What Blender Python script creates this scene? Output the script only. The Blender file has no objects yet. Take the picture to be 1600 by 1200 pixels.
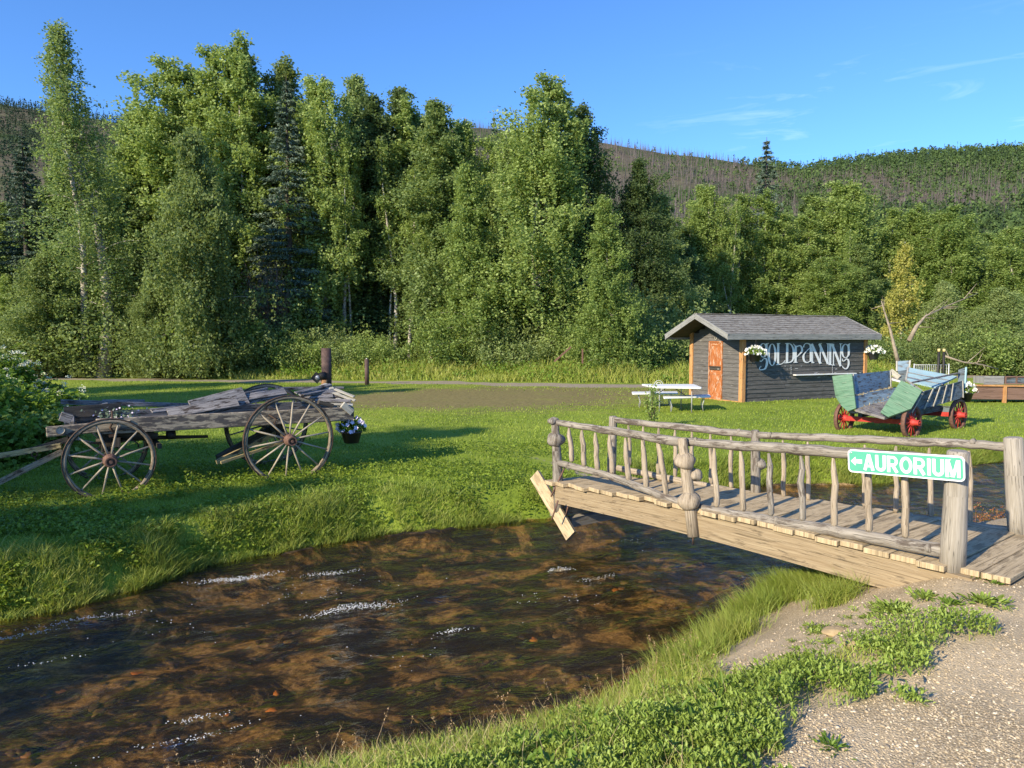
import bpy, math, random
import numpy as np
from mathutils import Vector, Matrix
R = math.radians
rng = np.random.default_rng(7)
random.seed(7)
scene = bpy.context.scene
COL = scene.collection
FPX = 1150.0; HOR = 531.0
PITCH = math.atan((600-HOR)/FPX)
CAM = Vector((0, 0, 1.6))
cp, sp = math.cos(PITCH), math.sin(PITCH)

# ------------------------------------------------------------------ survey helpers
def ray(px, py):
    x = (px-800)/FPX; y = -(py-600)/FPX
    return Vector((x, cp+y*sp, -sp+y*cp))
def P(px, py, z=None, Y=None):
    r = ray(px, py)
    t = (Y/r.y) if Y is not None else (z-CAM.z)/r.z
    return CAM+r*t
def hit(px, py, p0, n):
    r = ray(px, py)
    return CAM+r*((Vector(p0)-CAM).dot(n)/r.dot(n))
def online(a, b, px):
    """point of the ground line a-b seen in column px"""
    k = (px-800)/FPX/cp*1.0
    # column condition x = k' * depth ; depth ~ Y*cp (z small) -> iterate with y
    dx, dy = b[0]-a[0], b[1]-a[1]
    k = (px-800)/FPX
    t = (k*a[1]-a[0])/(dx-k*dy)
    return Vector((a[0]+dx*t, a[1]+dy*t, 0))

# ------------------------------------------------------------------ objects
def tag(o, label=None, cat=None, group=None, kind=None):
    if label: o['label'] = label
    if cat: o['category'] = cat
    if group: o['group'] = group
    if kind: o['kind'] = kind
    return o
def thing(name, label, cat, loc=(0, 0, 0), rotz=0, group=None):
    o = bpy.data.objects.new(name, None); COL.objects.link(o)
    o.location = loc; o.rotation_euler = (0, 0, rotz); o.empty_display_size = .2
    return tag(o, label, cat, group)
class MB:
    def __init__(s):
        s.v = []; s.f = []; s.uv = []; s.sm = []
    def face(s, idx, uvs, smooth=False):
        s.f.append(idx); s.uv.extend(uvs); s.sm.append(smooth)
    def box(s, c, size, M=None, bev=0, taper=None):
        """box at c; M 3x3 rotation; uv runs along the longest side"""
        c = Vector(c); hx, hy, hz = [d/2 for d in size]
        L = max(range(3), key=lambda i: size[i])
        M = M or Matrix.Identity(3)
        loc = [Vector((sx*hx, sy*hy, sz*hz)) for sx in (-1, 1) for sy in (-1, 1) for sz in (-1, 1)]
        b = len(s.v); off = random.random()*20
        for l in loc: s.v.append(c+M@l)
        for q in ((0,1,3,2),(4,6,7,5),(0,4,5,1),(2,3,7,6),(0,2,6,4),(1,5,7,3)):
            uvs = []
            ax = [i for i in range(3) if i != L]
            same = [i for i in range(3) if len({round(loc[k][i],6) for k in q}) == 1]
            if same and same[0] in ax: ax = [i for i in ax if i != same[0]]
            for k in q:
                if same and same[0] == L: uvs.append((loc[k][ax[0]]+off, loc[k][ax[1]]*.3+off))
                else: uvs.append((loc[k][ax[0]]+off+.37*q[0], loc[k][L]+off))
            s.face([b+k for k in q], uvs)
        return s
    def bar(s, a, b, w, h, up=(0, 0, 1)):
        """rectangular bar from a to b: w sideways, h along up"""
        a = Vector(a); b = Vector(b); x = (b-a); L = x.length; x.normalize()
        y = Vector(up).cross(x)
        if y.length < 1e-4: y = Vector((0, 1, 0)).cross(x)
        y.normalize(); z = x.cross(y)
        return s.box((a+b)/2, (L, w, h), Matrix((x, y, z)).transposed())
    def tube(s, pts, rad, n=8, wob=0, cap=True, smooth=True, flat=1):
        pts = [Vector(p) for p in pts]; m = len(pts)
        if not hasattr(rad, '__len__'): rad = [rad]*m
        b = len(s.v); off = random.random()*20; d = 0
        ref = None; ds = []
        for i, p in enumerate(pts):
            t = (pts[min(i+1, m-1)]-pts[max(i-1, 0)]).normalized()
            if ref is None:
                ref = Vector((0, 0, 1)) if abs(t.z) < .9 else Vector((1, 0, 0))
            u = (ref-t*ref.dot(t)).normalized(); v = t.cross(u); ref = u
            if i: d += (p-pts[i-1]).length
            ds.append(d)
            for k in range(n):
                a = 2*math.pi*k/n
                r = rad[i]*(1+wob*(random.random()-.5)*2)
                s.v.append(p+u*math.cos(a)*r*flat+v*math.sin(a)*r)
        for i in range(m-1):
            for k in range(n):
                k2 = (k+1) % n
                c = rad[i]*6.28/n
                s.face([b+i*n+k, b+i*n+k2, b+(i+1)*n+k2, b+(i+1)*n+k],
                       [(off+c*k, off+ds[i]), (off+c*(k+1), off+ds[i]), (off+c*(k+1), off+ds[i+1]), (off+c*k, off+ds[i+1])], smooth)
        if cap:
            for e, o in ((0, 1), (m-1, 0)):
                idx = [b+e*n+k for k in range(n)]
                if o: idx = idx[::-1]
                s.face(idx, [(off+math.cos(6.28*k/n)*rad[e], off+.2*math.sin(6.28*k/n)*rad[e]) for k in range(n)])
        return s
    def lathe(s, prof, n=16, M=None, c=(0, 0, 0), close=False, smooth=True):
        """prof = [(radius, height)] about local z"""
        M = M or Matrix.Identity(3); c = Vector(c); b = len(s.v); m = len(prof)
        for r, z in prof:
            for k in range(n):
                a = 2*math.pi*k/n
                s.v.append(c+M@Vector((r*math.cos(a), r*math.sin(a), z)))
        rings = m if close else m-1
        for i in range(rings):
            j = (i+1) % m
            for k in range(n):
                k2 = (k+1) % n
                rr = max(prof[i][0], prof[j][0])*6.28/n
                s.face([b+i*n+k, b+i*n+k2, b+j*n+k2, b+j*n+k],
                       [(i*.13, rr*k), (i*.13, rr*(k+1)), (i*.13+.1, rr*(k+1)), (i*.13+.1, rr*k)], smooth)
        return s
    def poly(s, pts, th, n=None):
        """flat polygon plate with thickness th"""
        pts = [Vector(p) for p in pts]
        if n is None:
            n = Vector((0, 0, 0))
            for i in range(len(pts)): n += pts[i].cross(pts[(i+1) % len(pts)])
            n.normalize()
        e = (pts[1]-pts[0]).normalized(); f = n.cross(e)
        b = len(s.v); m = len(pts)
        for p in pts: s.v.append(p+n*th/2)
        for p in pts: s.v.append(p-n*th/2)
        uv = [((p-pts[0]).dot(f)+3, (p-pts[0]).dot(e)+3) for p in pts]
        s.face([b+i for i in range(m)], uv)
        s.face([b+m+i for i in range(m)][::-1], uv[::-1])
        for i in range(m):
            j = (i+1) % m
            s.face([b+i, b+m+i, b+m+j, b+j], [uv[i], (uv[i][0]+th, uv[i][1]), (uv[j][0]+th, uv[j][1]), uv[j]])
        return s
    def ribbon(s, pts, wid, place, closed=False):
        """flat stroke on a surface: 2-D points, widths, place(x,y)->3-D"""
        m = len(pts)
        if not hasattr(wid, '__len__'): wid = [wid]*m
        L = []; Rr = []
        for i in range(m):
            if closed: a, c = pts[(i-1) % m], pts[(i+1) % m]
            else: a, c = pts[max(i-1, 0)], pts[min(i+1, m-1)]
            dx, dy = c[0]-a[0], c[1]-a[1]; l = math.hypot(dx, dy) or 1
            nx, ny = -dy/l*wid[i]/2, dx/l*wid[i]/2
            L.append((pts[i][0]+nx, pts[i][1]+ny)); Rr.append((pts[i][0]-nx, pts[i][1]-ny))
        b = len(s.v)
        for q in L+Rr: s.v.append(place(*q))
        for i in range(m if closed else m-1):
            j = (i+1) % m
            s.face([b+i, b+j, b+m+j, b+m+i], [(0, 0)]*4)
        return s
    def blob(s, c, r, n=10, m=7, noise=.15, sc=(1, 1, 1), M=None):
        c = Vector(c); M = M or Matrix.Identity(3)
        prof = [(max(math.sin(math.pi*i/m), .02), -math.cos(math.pi*i/m)) for i in range(m+1)]
        b = len(s.v)
        ph = [random.random()*6 for _ in range(6)]
        for i, (rr, z) in enumerate(prof):
            for k in range(n):
                a = 2*math.pi*k/n
                p = Vector((rr*math.cos(a), rr*math.sin(a), z))
                q = 1+noise*(math.sin(p.x*3+ph[0])*math.sin(p.y*3.3+ph[1])+.6*math.sin(p.z*4+ph[2]+p.x*2)+.5*math.sin(p.x*6+p.y*7+ph[3]))
                p *= r*q
                s.v.append(c+M@Vector((p.x*sc[0], p.y*sc[1], p.z*sc[2])))
        for i in range(m):
            for k in range(n):
                k2 = (k+1) % n
                s.face([b+i*n+k, b+i*n+k2, b+(i+1)*n+k2, b+(i+1)*n+k],
                       [(r*.6*k, r*.4*i), (r*.6*(k+1), r*.4*i), (r*.6*(k+1), r*.4*(i+1)), (r*.6*k, r*.4*(i+1))], True)
        return s
    def mesh(s, name, off=(0, 0, 0)):
        me = bpy.data.meshes.new(name); off = Vector(off)
        me.from_pydata([tuple(v-off) for v in map(Vector, s.v)], [], s.f)
        uvl = me.uv_layers.new(name='UVMap')
        uvl.data.foreach_set('uv', [c for uv in s.uv for c in uv])
        me.polygons.foreach_set('use_smooth', s.sm)
        me.update()
        return me
    def build(s, name, mat, parent=None, off=(0, 0, 0), loc=None, bevel=0):
        me = s.mesh(name, off); me.materials.append(mat)
        o = bpy.data.objects.new(name, me); COL.objects.link(o)
        if parent: o.parent = parent
        elif loc is None: o.location = off
        if loc is not None: o.location = loc
        if bevel:
            md = o.modifiers.new('bevel', 'BEVEL'); md.width = bevel; md.segments = 1; md.limit_method = 'ANGLE'
        return o
def np_mesh(name, V, F, mat, smooth=False, attrs=None):
    me = bpy.data.meshes.new(name); V = np.asarray(V, np.float32); F = np.asarray(F, np.int32)
    me.vertices.add(len(V)); me.vertices.foreach_set('co', V.ravel())
    k = F.shape[1]; me.loops.add(F.size); me.loops.foreach_set('vertex_index', F.ravel())
    me.polygons.add(len(F)); me.polygons.foreach_set('loop_start', np.arange(0, F.size, k, dtype=np.int32))
    me.polygons.foreach_set('loop_total', np.full(len(F), k, np.int32))
    if smooth: me.polygons.foreach_set('use_smooth', np.ones(len(F), bool))
    me.update(calc_edges=True)
    if attrs:
        for n, a in attrs.items():
            at = me.attributes.new(n, 'FLOAT', 'POINT'); at.data.foreach_set('value', np.asarray(a, np.float32))
    me.materials.append(mat)
    return me
def link_mesh(name, me, parent=None, loc=(0, 0, 0)):
    o = bpy.data.objects.new(name, me); COL.objects.link(o); o.location = loc
    if parent: o.parent = parent
    return o

# ------------------------------------------------------------------ materials
def new_mat(name):
    m = bpy.data.materials.new(name); m.use_nodes = True
    nt = m.node_tree; nt.nodes.clear()
    out = nt.nodes.new('ShaderNodeOutputMaterial')
    return m, nt, out
class G:
    """tiny node-graph writer"""
    def __init__(s, nt): s.nt = nt
    def n(s, t, **kw):
        nd = s.nt.nodes.new('ShaderNode'+t)
        for k, v in kw.items():
            if k.startswith('_'): setattr(nd, k[1:], v)
        return nd
    def set(s, sock, v):
        if isinstance(v, bpy.types.NodeSocket): s.nt.links.new(v, sock)
        elif v is not None:
            if sock.type == 'RGBA' and len(v) == 3: v = (*v, 1)
            sock.default_value = v
    def noise(s, vec, scale, detail=4, rough=.6, dist=0):
        nd = s.n('TexNoise'); s.set(nd.inputs['Vector'], vec); nd.inputs['Scale'].default_value = scale
        nd.inputs['Detail'].default_value = detail; nd.inputs['Roughness'].default_value = rough
        nd.inputs['Distortion'].default_value = dist
        return nd.outputs['Fac']
    def vor(s, vec, scale, feature='F1', out='Distance', rand=1):
        nd = s.n('TexVoronoi', _feature=feature); s.set(nd.inputs['Vector'], vec)
        nd.inputs['Scale'].default_value = scale; nd.inputs['Randomness'].default_value = rand
        return nd.outputs[out]
    def map(s, vec, scale=(1, 1, 1), rot=(0, 0, 0), loc=(0, 0, 0)):
        nd = s.n('Mapping'); s.set(nd.inputs['Vector'], vec); nd.inputs['Scale'].default_value = scale
        nd.inputs['Rotation'].default_value = rot; nd.inputs['Location'].default_value = loc
        return nd.outputs[0]
    def ramp(s, fac, stops):
        nd = s.n('ValToRGB'); s.set(nd.inputs['Fac'], fac); cr = nd.color_ramp
        while len(cr.elements) < len(stops): cr.elements.new(.5)
        for e, (p, c) in zip(cr.elements, stops):
            e.position = p; e.color = (*c, 1) if len(c) == 3 else c
        return nd.outputs['Color']
    def mr(s, fac, a, b, c=0, d=1):
        nd = s.n('MapRange'); s.set(nd.inputs['Value'], fac)
        for i, v in zip((1, 2, 3, 4), (a, b, c, d)): nd.inputs[i].default_value = v
        return nd.outputs[0]
    def mix(s, fac, a, b, blend='MIX'):
        nd = s.n('Mix', _data_type='RGBA', _blend_type=blend)
        s.set(nd.inputs[0], fac); s.set(nd.inputs[6], a); s.set(nd.inputs[7], b)
        return nd.outputs[2]
    def math(s, op, a, b=0, c=None):
        nd = s.n('Math', _operation=op); s.set(nd.inputs[0], a); s.set(nd.inputs[1], b)
        if c is not None: s.set(nd.inputs[2], c)
        return nd.outputs[0]
    def bump(s, h, strength=.5, dist=.01, normal=None):
        nd = s.n('Bump'); s.set(nd.inputs['Height'], h); nd.inputs['Strength'].default_value = strength
        nd.inputs['Distance'].default_value = dist
        if normal is not None: s.set(nd.inputs['Normal'], normal)
        return nd.outputs[0]
    def attr(s, name):
        nd = s.n('Attribute'); nd.attribute_name = name; return nd.outputs['Fac']
    def coord(s, w='Object'):
        return s.n('TexCoord').outputs[w]
    def bsdf(s, col, rough=.7, bump=None, metal=0, spec=None, trans=None):
        nd = s.n('BsdfPrincipled'); s.set(nd.inputs['Base Color'], col); s.set(nd.inputs['Roughness'], rough)
        nd.inputs['Metallic'].default_value = metal
        if spec is not None: nd.inputs['Specular IOR Level'].default_value = spec
        if bump is not None: s.set(nd.inputs['Normal'], bump)
        return nd.outputs[0]
    def out(s, out, sh): s.nt.links.new(sh, out.inputs['Surface'])
def lerp3(a, b, t): return tuple(a[i]*(1-t)+b[i]*t for i in range(3))

def wood(name, c_dark, c_mid, c_light, grain=1.0, stain=None, stain_amt=.5, bump=.6, rough=.85, stain_scale=2.5, coord='UV'):
    m, nt, out = new_mat(name); g = G(nt)
    uv = g.coord(coord)
    v1 = g.map(uv, (55*grain, 2.2*grain, 2.2*grain)); v2 = g.map(uv, (160*grain, 7*grain, 7*grain))
    n1 = g.noise(v1, 1, 5, .65, .6); n2 = g.noise(v2, 1, 3, .6)
    f = g.math('MULTIPLY_ADD', n2, .45, g.math('MULTIPLY', n1, .6))
    col = g.ramp(f, [(.30, c_dark), (.48, c_mid), (.66, c_light)])
    blot = g.noise(uv, 1.7, 3, .5)
    col = g.mix(g.mr(blot, .35, .7, .0, .35), col, lerp3(c_mid, c_light, .7))
    if stain:
        sn = g.noise(g.map(uv, (6, 1.4, 1.4)), stain_scale, 6, .7)
        col = g.mix(g.mr(sn, .62-.3*stain_amt, .70-.3*stain_amt), col, stain)
    # checks (long cracks)
    cr = g.noise(g.map(uv, (38*grain, .9*grain, .9)), 1, 2, .5)
    crack = g.mr(g.math('ABSOLUTE', g.math('SUBTRACT', cr, .5)), 0, .012, 1, 0)
    col = g.mix(g.math('MULTIPLY', crack, .75), col, tuple(c*.3 for c in c_dark))
    h = g.math('SUBTRACT', f, g.math('MULTIPLY', crack, .8))
    g.out(out, g.bsdf(col, rough, g.bump(h, bump, .006), spec=.2))
    return m
def plain(name, c1, c2, scale=8, rough=.6, metal=0, bump=.2, c3=None, detail=5, spec=None, bd=.004):
    m, nt, out = new_mat(name); g = G(nt); co = g.coord('Object')
    n = g.noise(co, scale, detail, .65)
    stops = [(.3, c1), (.65, c2)]
    if c3: stops.append((.75, c3))
    g.out(out, g.bsdf(g.ramp(n, stops), rough, g.bump(n, bump, bd), metal, spec))
    return m
def leafmat(name, cols, trans=.42, rough=.55, var=1.0, clump=1.1):
    """cols: three greens; each leaf its own tone"""
    m, nt, out = new_mat(name); g = G(nt)
    geo = g.n('NewGeometry'); rnd = geo.outputs['Random Per Island']
    oi = g.n('ObjectInfo').outputs['Random']
    pos = g.coord('Object')
    cl = g.noise(pos, clump, 2, .5)
    f = g.math('ADD', g.math('MULTIPLY', rnd, .55*var), g.math('MULTIPLY', cl, .9*var))
    f = g.math('ADD', f, g.math('MULTIPLY', g.math('SUBTRACT', oi, .5), .35))
    col = g.ramp(g.math('MULTIPLY', f, .72), [(.2, cols[0]), (.5, cols[1]), (.8, cols[2])])
    d = g.n('BsdfPrincipled'); g.set(d.inputs['Base Color'], col); d.inputs['Roughness'].default_value = rough
    d.inputs['Specular IOR Level'].default_value = .3
    t = g.n('BsdfTranslucent'); g.set(t.inputs['Color'], g.mix(.5, col, (col_t := (cols[2][0]*1.3, cols[2][1]*1.3, cols[2][2]*.6))))
    mx = g.n('MixShader'); mx.inputs[0].default_value = trans
    nt.links.new(d.outputs[0], mx.inputs[1]); nt.links.new(t.outputs[0], mx.inputs[2])
    g.out(out, mx.outputs[0])
    return m

M = {}
M['greylog'] = wood('weathered_log', (.06, .05, .04), (.21, .185, .155), (.38, .345, .30), 1.1, (.11, .09, .075), .35)
M['paleLog'] = wood('pale_log', (.13, .10, .07), (.31, .25, .185), (.46, .39, .30), 1, (.20, .16, .12), .2)
M['burl'] = wood('burl_wood', (.16, .14, .12), (.36, .34, .31), (.52, .50, .47), .6, (.30, .17, .08), .3)
M['post'] = wood('post_wood', (.15, .13, .10), (.29, .26, .215), (.40, .36, .31), 1.2)
M['beam'] = wood('beam_timber', (.17, .12, .065), (.26, .195, .12), (.36, .285, .185), .7, (.17, .13, .085), .2, .5)
M['deck'] = wood('deck_board', (.22, .16, .09), (.43, .33, .20), (.55, .44, .28), .8, (.30, .23, .14), .4, .4)
M['wagonwood'] = wood('old_wagon_wood', (.035, .032, .032), (.17, .16, .16), (.36, .34, .33), 1.0, (.05, .04, .035), .35, 1)
M['wagonbeam'] = wood('wagon_beam_wood', (.07, .055, .04), (.30, .25, .19), (.52, .44, .32), .9, (.09, .08, .075), .55, .8)
M['spoke'] = wood('spoke_wood', (.13, .105, .08), (.33, .28, .21), (.47, .41, .32), 1.3, (.17, .14, .11), .25)
M['felloe'] = wood('felloe_wood', (.07, .052, .038), (.24, .19, .135), (.40, .33, .24), 1.0, (.06, .045, .032), .4)
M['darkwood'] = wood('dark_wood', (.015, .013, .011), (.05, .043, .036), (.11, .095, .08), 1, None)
M['poleyellow'] = wood('pole_wood_yellow', (.12, .09, .05), (.38, .28, .13), (.52, .42, .22), 1, (.06, .05, .04), .4)
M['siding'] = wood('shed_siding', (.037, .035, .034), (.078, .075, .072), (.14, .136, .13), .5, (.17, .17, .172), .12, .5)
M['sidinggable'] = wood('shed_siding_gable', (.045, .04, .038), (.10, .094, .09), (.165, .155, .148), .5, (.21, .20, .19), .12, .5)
M['orange'] = wood('stained_door_wood', (.12, .035, .015), (.33, .10, .03), (.48, .19, .07), 1.0, (.50, .34, .24), .35, .4)
M['orangepost'] = wood('stained_post_wood', (.20, .09, .03), (.47, .22, .08), (.58, .34, .16), .6, (.16, .09, .05), .2, .4)
M['fascia'] = wood('fascia_board', (.11, .11, .105), (.22, .22, .21), (.33, .33, .32), .5, (.20, .20, .20), .3, .4)
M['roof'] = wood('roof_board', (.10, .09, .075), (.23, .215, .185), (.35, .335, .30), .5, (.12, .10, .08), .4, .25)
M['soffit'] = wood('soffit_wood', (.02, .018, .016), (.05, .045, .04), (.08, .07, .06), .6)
M['greenpaint'] = wood('green_painted_board', (.045, .10, .06), (.095, .195, .125), (.18, .28, .195), .6, (.30, .32, .25), .0, .5)
M['bluepaint'] = wood('blue_painted_board', (.05, .08, .11), (.16, .24, .31), (.26, .35, .42), .6, (.12, .11, .10), .35, .5)
M['palebluepaint'] = wood('pale_blue_board', (.16, .27, .31), (.26, .41, .46), (.38, .52, .56), .5, (.40, .38, .33), .2, .4)
M['slate'] = wood('slate_painted_board', (.03, .04, .045), (.09, .12, .14), (.17, .21, .24), .7, (.06, .055, .05), .35, .5)
M['batten'] = wood('batten_wood', (.18, .17, .14), (.36, .34, .29), (.5, .47, .4), 1)
M['plywood'] = wood('brown_panel', (.10, .06, .045), (.165, .10, .075), (.22, .14, .11), .4, None)
M['iron'] = plain('rusty_iron', (.03, .02, .015), (.10, .06, .04), 25, .75, .3, .3, (.17, .085, .045))
M['hubrust'] = plain('rusty_hub', (.08, .04, .03), (.20, .11, .08), 30, .8, .1, .3)
M['pipe'] = plain('rusty_pipe', (.055, .032, .028), (.115, .07, .06), 9, .75, .2, .3, (.17, .10, .075))
M['blackmetal'] = plain('black_metal', (.012, .011, .010), (.03, .027, .025), 12, .6, .2, .2)
M['pot'] = plain('black_pot', (.015, .015, .018), (.03, .03, .034), 6, .45, 0, .05)
M['potgrey'] = plain('grey_pot', (.045, .045, .055), (.07, .07, .085), 6, .6, 0, .05)
M['red'] = plain('red_paint', (.30, .018, .016), (.52, .05, .035), 14, .6, 0, .35, (.40, .12, .09))
M['redrust'] = plain('rusty_tyre', (.10, .045, .03), (.19, .10, .075), 18, .8, .1, .3)
M['white'] = plain('white_resin', (.72, .72, .72), (.80, .80, .80), 3, .5, 0, .02)
M['tabletube'] = plain('grey_table_leg', (.30, .30, .31), (.45, .45, .46), 6, .4, .4, .05)
M['whitepaint'] = plain('white_lettering', (.60, .61, .62), (.80, .81, .82), 40, .7, 0, .1)
M['signwhite'] = plain('sign_white', (.80, .82, .84), (.86, .88, .90), 4, .4, 0, 0)
M['signgreen'] = plain('sign_green', (.075, .36, .24), (.095, .40, .28), 3, .42, 0, .02)
M['rock'] = plain('tan_rock', (.22, .16, .09), (.45, .34, .19), 5, .85, 0, .6, (.52, .42, .28), bd=.02)
M['petal'] = plain('white_petal', (.72, .70, .66), (.86, .84, .80), 40, .6, 0, 0)
M['petalpink'] = plain('lilac_petal', (.50, .42, .62), (.74, .68, .80), 30, .6, 0, 0)
M['straw'] = leafmat('straw', [(.30, .24, .12), (.42, .34, .18), (.5, .42, .25)], .1)
M['foam'] = plain('foam_white', (.50, .52, .53), (.72, .74, .75), 60, .35, 0, .3)
M['wire'] = plain('white_wire', (.55, .56, .56), (.7, .71, .72), 8, .5, .3, 0)
M['yellow'] = plain('yellow_cap', (.6, .45, .18), (.7, .55, .25), 8, .5, 0, 0)

M['birchleaf'] = leafmat('birch_leaf', [(.08, .13, .042), (.185, .26, .082), (.32, .40, .155)])
M['birchleaf2'] = leafmat('birch_leaf_bright', [(.10, .16, .042), (.235, .32, .082), (.37, .455, .155)])
M['willowleaf'] = leafmat('willow_leaf', [(.095, .135, .048), (.205, .27, .09), (.34, .41, .165)])
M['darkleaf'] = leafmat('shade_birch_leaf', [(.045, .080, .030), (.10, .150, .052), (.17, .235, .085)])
M['spruceleaf'] = leafmat('spruce_needle', [(.040, .068, .046), (.085, .130, .088), (.16, .21, .15)], .1)
M['yellowleaf'] = leafmat('yellow_leaf', [(.20, .24, .05), (.36, .36, .08), (.50, .47, .14)])
M['twig'] = leafmat('dead_twig', [(.11, .075, .055), (.19, .13, .10), (.26, .19, .15)], .05)
M['herb'] = leafmat('herb_leaf', [(.13, .185, .03), (.27, .37, .07), (.42, .51, .14)], .3, .45, 1, 3)
M['weed'] = leafmat('weed_leaf', [(.070, .13, .018), (.145, .24, .030), (.23, .34, .055)], .35, .5)
M['grassnear'] = leafmat('near_grass', [(.17, .23, .04), (.32, .40, .065), (.46, .50, .13)], .35, .5, 1, 2)
M['lawnblade'] = leafmat('lawn_blade', [(.11, .170, .022), (.22, .31, .035), (.34, .41, .07)], .35, .5, 1, .45)
M['bankgrass'] = leafmat('bank_grass', [(.11, .165, .026), (.22, .30, .045), (.37, .39, .10)], .35, .5, 1, 1.6)
M['tallgrass'] = leafmat('tall_grass', [(.15, .20, .035), (.29, .36, .06), (.44, .43, .13)], .35, .5, 1, .5)
M['seed'] = leafmat('seed_head', [(.22, .14, .07), (.33, .22, .11), (.42, .30, .17)], .2)
M['redplant'] = leafmat('red_plant', [(.22, .07, .04), (.32, .15, .05), (.30, .26, .06)], .2)
M['burnt'] = leafmat('burnt_trunk', [(.085, .068, .062), (.145, .122, .110), (.23, .20, .18)], 0, .9)
M['fargreen'] = leafmat('far_tree', [(.035, .065, .022), (.065, .11, .034), (.11, .165, .05)], .1, .9, 1, .02)
M['fardark'] = leafmat('far_spruce', [(.022, .042, .026), (.04, .068, .036), (.065, .10, .05)], .1, .9, 1, .02)

def bark_birch():
    m, nt, out = new_mat('birch_bark'); g = G(nt); uv = g.coord('UV'); ob = g.coord('Object')
    marks = g.noise(g.map(uv, (3, 14, 1)), 1.6, 4, .6)
    big = g.noise(ob, .9, 3, .6)
    f = g.math('ADD', marks, g.math('MULTIPLY', g.math('SUBTRACT', big, .5), .5))
    c = g.ramp(f, [(.38, (.06, .05, .04)), (.46, (.30, .265, .215)), (.60, (.58, .54, .48))])
    g.out(out, g.bsdf(c, .8, g.bump(marks, .5, .02)))
    return m
M['birchbark'] = bark_birch()
M['darkbark'] = plain('dark_bark', (.04, .03, .022), (.11, .09, .07), 6, .9, 0, .5)
M['snag'] = plain('pale_snag', (.16, .125, .09), (.34, .28, .21), 4, .9, 0, .4)

# ------------------------------------------------------------------ ground
WATER = -0.80
FARL = [(-400, -330), (-60, -38), (-20, -6), (-12, 1.0)]+[tuple(P(x, y, z=WATER)[:2]) for x, y in
        ((0, 972), (110, 950), (200, 925), (330, 884), (450, 862), (600, 836), (700, 826), (790, 818), (865, 812))]
FARL += [(1.35, 10.3), (2.6, 11.5), (4.3, 12.15), (6.3, 12.2), (8.6, 13.9), (10.4, 14.9), (16, 16), (40, 17), (400, 40)]
NEARL = [(-400, -420), (-60, -52), (-20, -17), (-9, -3.5), (-5.6, .2), (-3.8, 2.0), (-2.7, 2.95), (-1.80, 3.62), (-1.0, 4.0), (-.2, 4.30), (.5, 4.70), (1.32, 5.6), (1.98, 6.6),
         (2.5, 7.35), (3.1, 7.5), (3.9, 7.65), (4.7, 8.0), (6.2, 8.9), (9, 9.6), (16, 10), (40, 10), (400, 20)]
def seg_dist(X, Y, line):
    best = np.full(X.shape, 1e9)
    for (ax, ay), (bx, by) in zip(line[:-1], line[1:]):
        dx, dy = bx-ax, by-ay
        t = np.clip(((X-ax)*dx+(Y-ay)*dy)/(dx*dx+dy*dy), 0, 1)
        best = np.minimum(best, np.hypot(X-ax-t*dx, Y-ay-t*dy))
    return best
def inside(X, Y, poly):
    r = np.zeros(X.shape, bool); n = len(poly)
    for i in range(n):
        ax, ay = poly[i]; bx, by = poly[(i+1) % n]
        c = ((ay > Y) != (by > Y)) & (X < (bx-ax)*(Y-ay)/((by-ay) if abs(by-ay) > 1e-9 else 1e-9)+ax)
        r ^= c
    return r
CREEK = FARL+NEARL[::-1]
FARSIDE = FARL+[(400, 3000), (-3000, 3000), (-3000, -330)]
def sm(t): t = np.clip(t, 0, 1); return t*t*(3-2*t)
def vnoise(X, Y, s, seed=0):
    """smooth value noise"""
    r = np.random.default_rng(seed); T = r.random((256, 256))
    x = X/s; y = Y/s; xi = np.floor(x).astype(int); yi = np.floor(y).astype(int)
    fx = sm(x-xi); fy = sm(y-yi)
    a = T[xi % 256, yi % 256]; b = T[(xi+1) % 256, yi % 256]; c = T[xi % 256, (yi+1) % 256]; d = T[(xi+1) % 256, (yi+1) % 256]
    return (a*(1-fx)+b*fx)*(1-fy)+(c*(1-fx)+d*fx)*fy
def fields(X, Y):
    X = np.asarray(X, float); Y = np.asarray(Y, float)
    ins = inside(X, Y, CREEK); far = inside(X, Y, FARSIDE) & ~ins
    df = seg_dist(X, Y, FARL); dn = seg_dist(X, Y, NEARL)
    return ins, far, df, dn
def height(X, Y, F=None):
    X = np.asarray(X, float); Y = np.asarray(Y, float)
    ins, far, df, dn = F or fields(X, Y)
    n1 = vnoise(X, Y, .5, 1)-.5; n2 = vnoise(X, Y, .16, 2)-.5; n3 = vnoise(X, Y, 3.5, 3)-.5
    zb = WATER-.26*sm(np.minimum(df, dn)/.5)+n1*.10+n2*.05
    und = .5+.5*vnoise(X, Y, .7, 5)
    lawn = -.41-.05*sm((Y-12)/12)+n3*.05*sm(df/3)
    lawn = lawn+sm((Y-75)/300)*25
    zf = (WATER-.05)+(lawn-WATER+.05)*sm(df/(.45*und+.22))**.8+n2*.02
    near = 0.0+n1*.02+n3*.04
    near = near-.05*sm((2.5-X)/2)-.10*np.exp(-((X-2.1)/.75)**2-((Y-5.9)/.8)**2)-.05*np.exp(-((X-3.1)/.9)**2-((Y-6.0)/.7)**2)
    zn = (WATER-.05)+(near-WATER+.05)*(1-(1-np.clip(dn/(1.9-.7*sm((X-2.7)/1.2)), 0, 1))**1.25)+n2*.03*sm(1-dn/3)
    return np.where(ins, zb, np.where(far, zf, zn))
def gz(x, y):
    return float(height(np.array([x]), np.array([y]))[0])
def grow(a0, step, lim, k=1.18):
    out = []; a = a0; s = step
    while abs(a) < lim:
        a += s; s *= k; out.append(a)
    return out
xs = np.array(sorted(grow(-12, -.12, 2500)+list(np.arange(-12, 14.01, .11))+grow(14, .12, 2500)))
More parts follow.
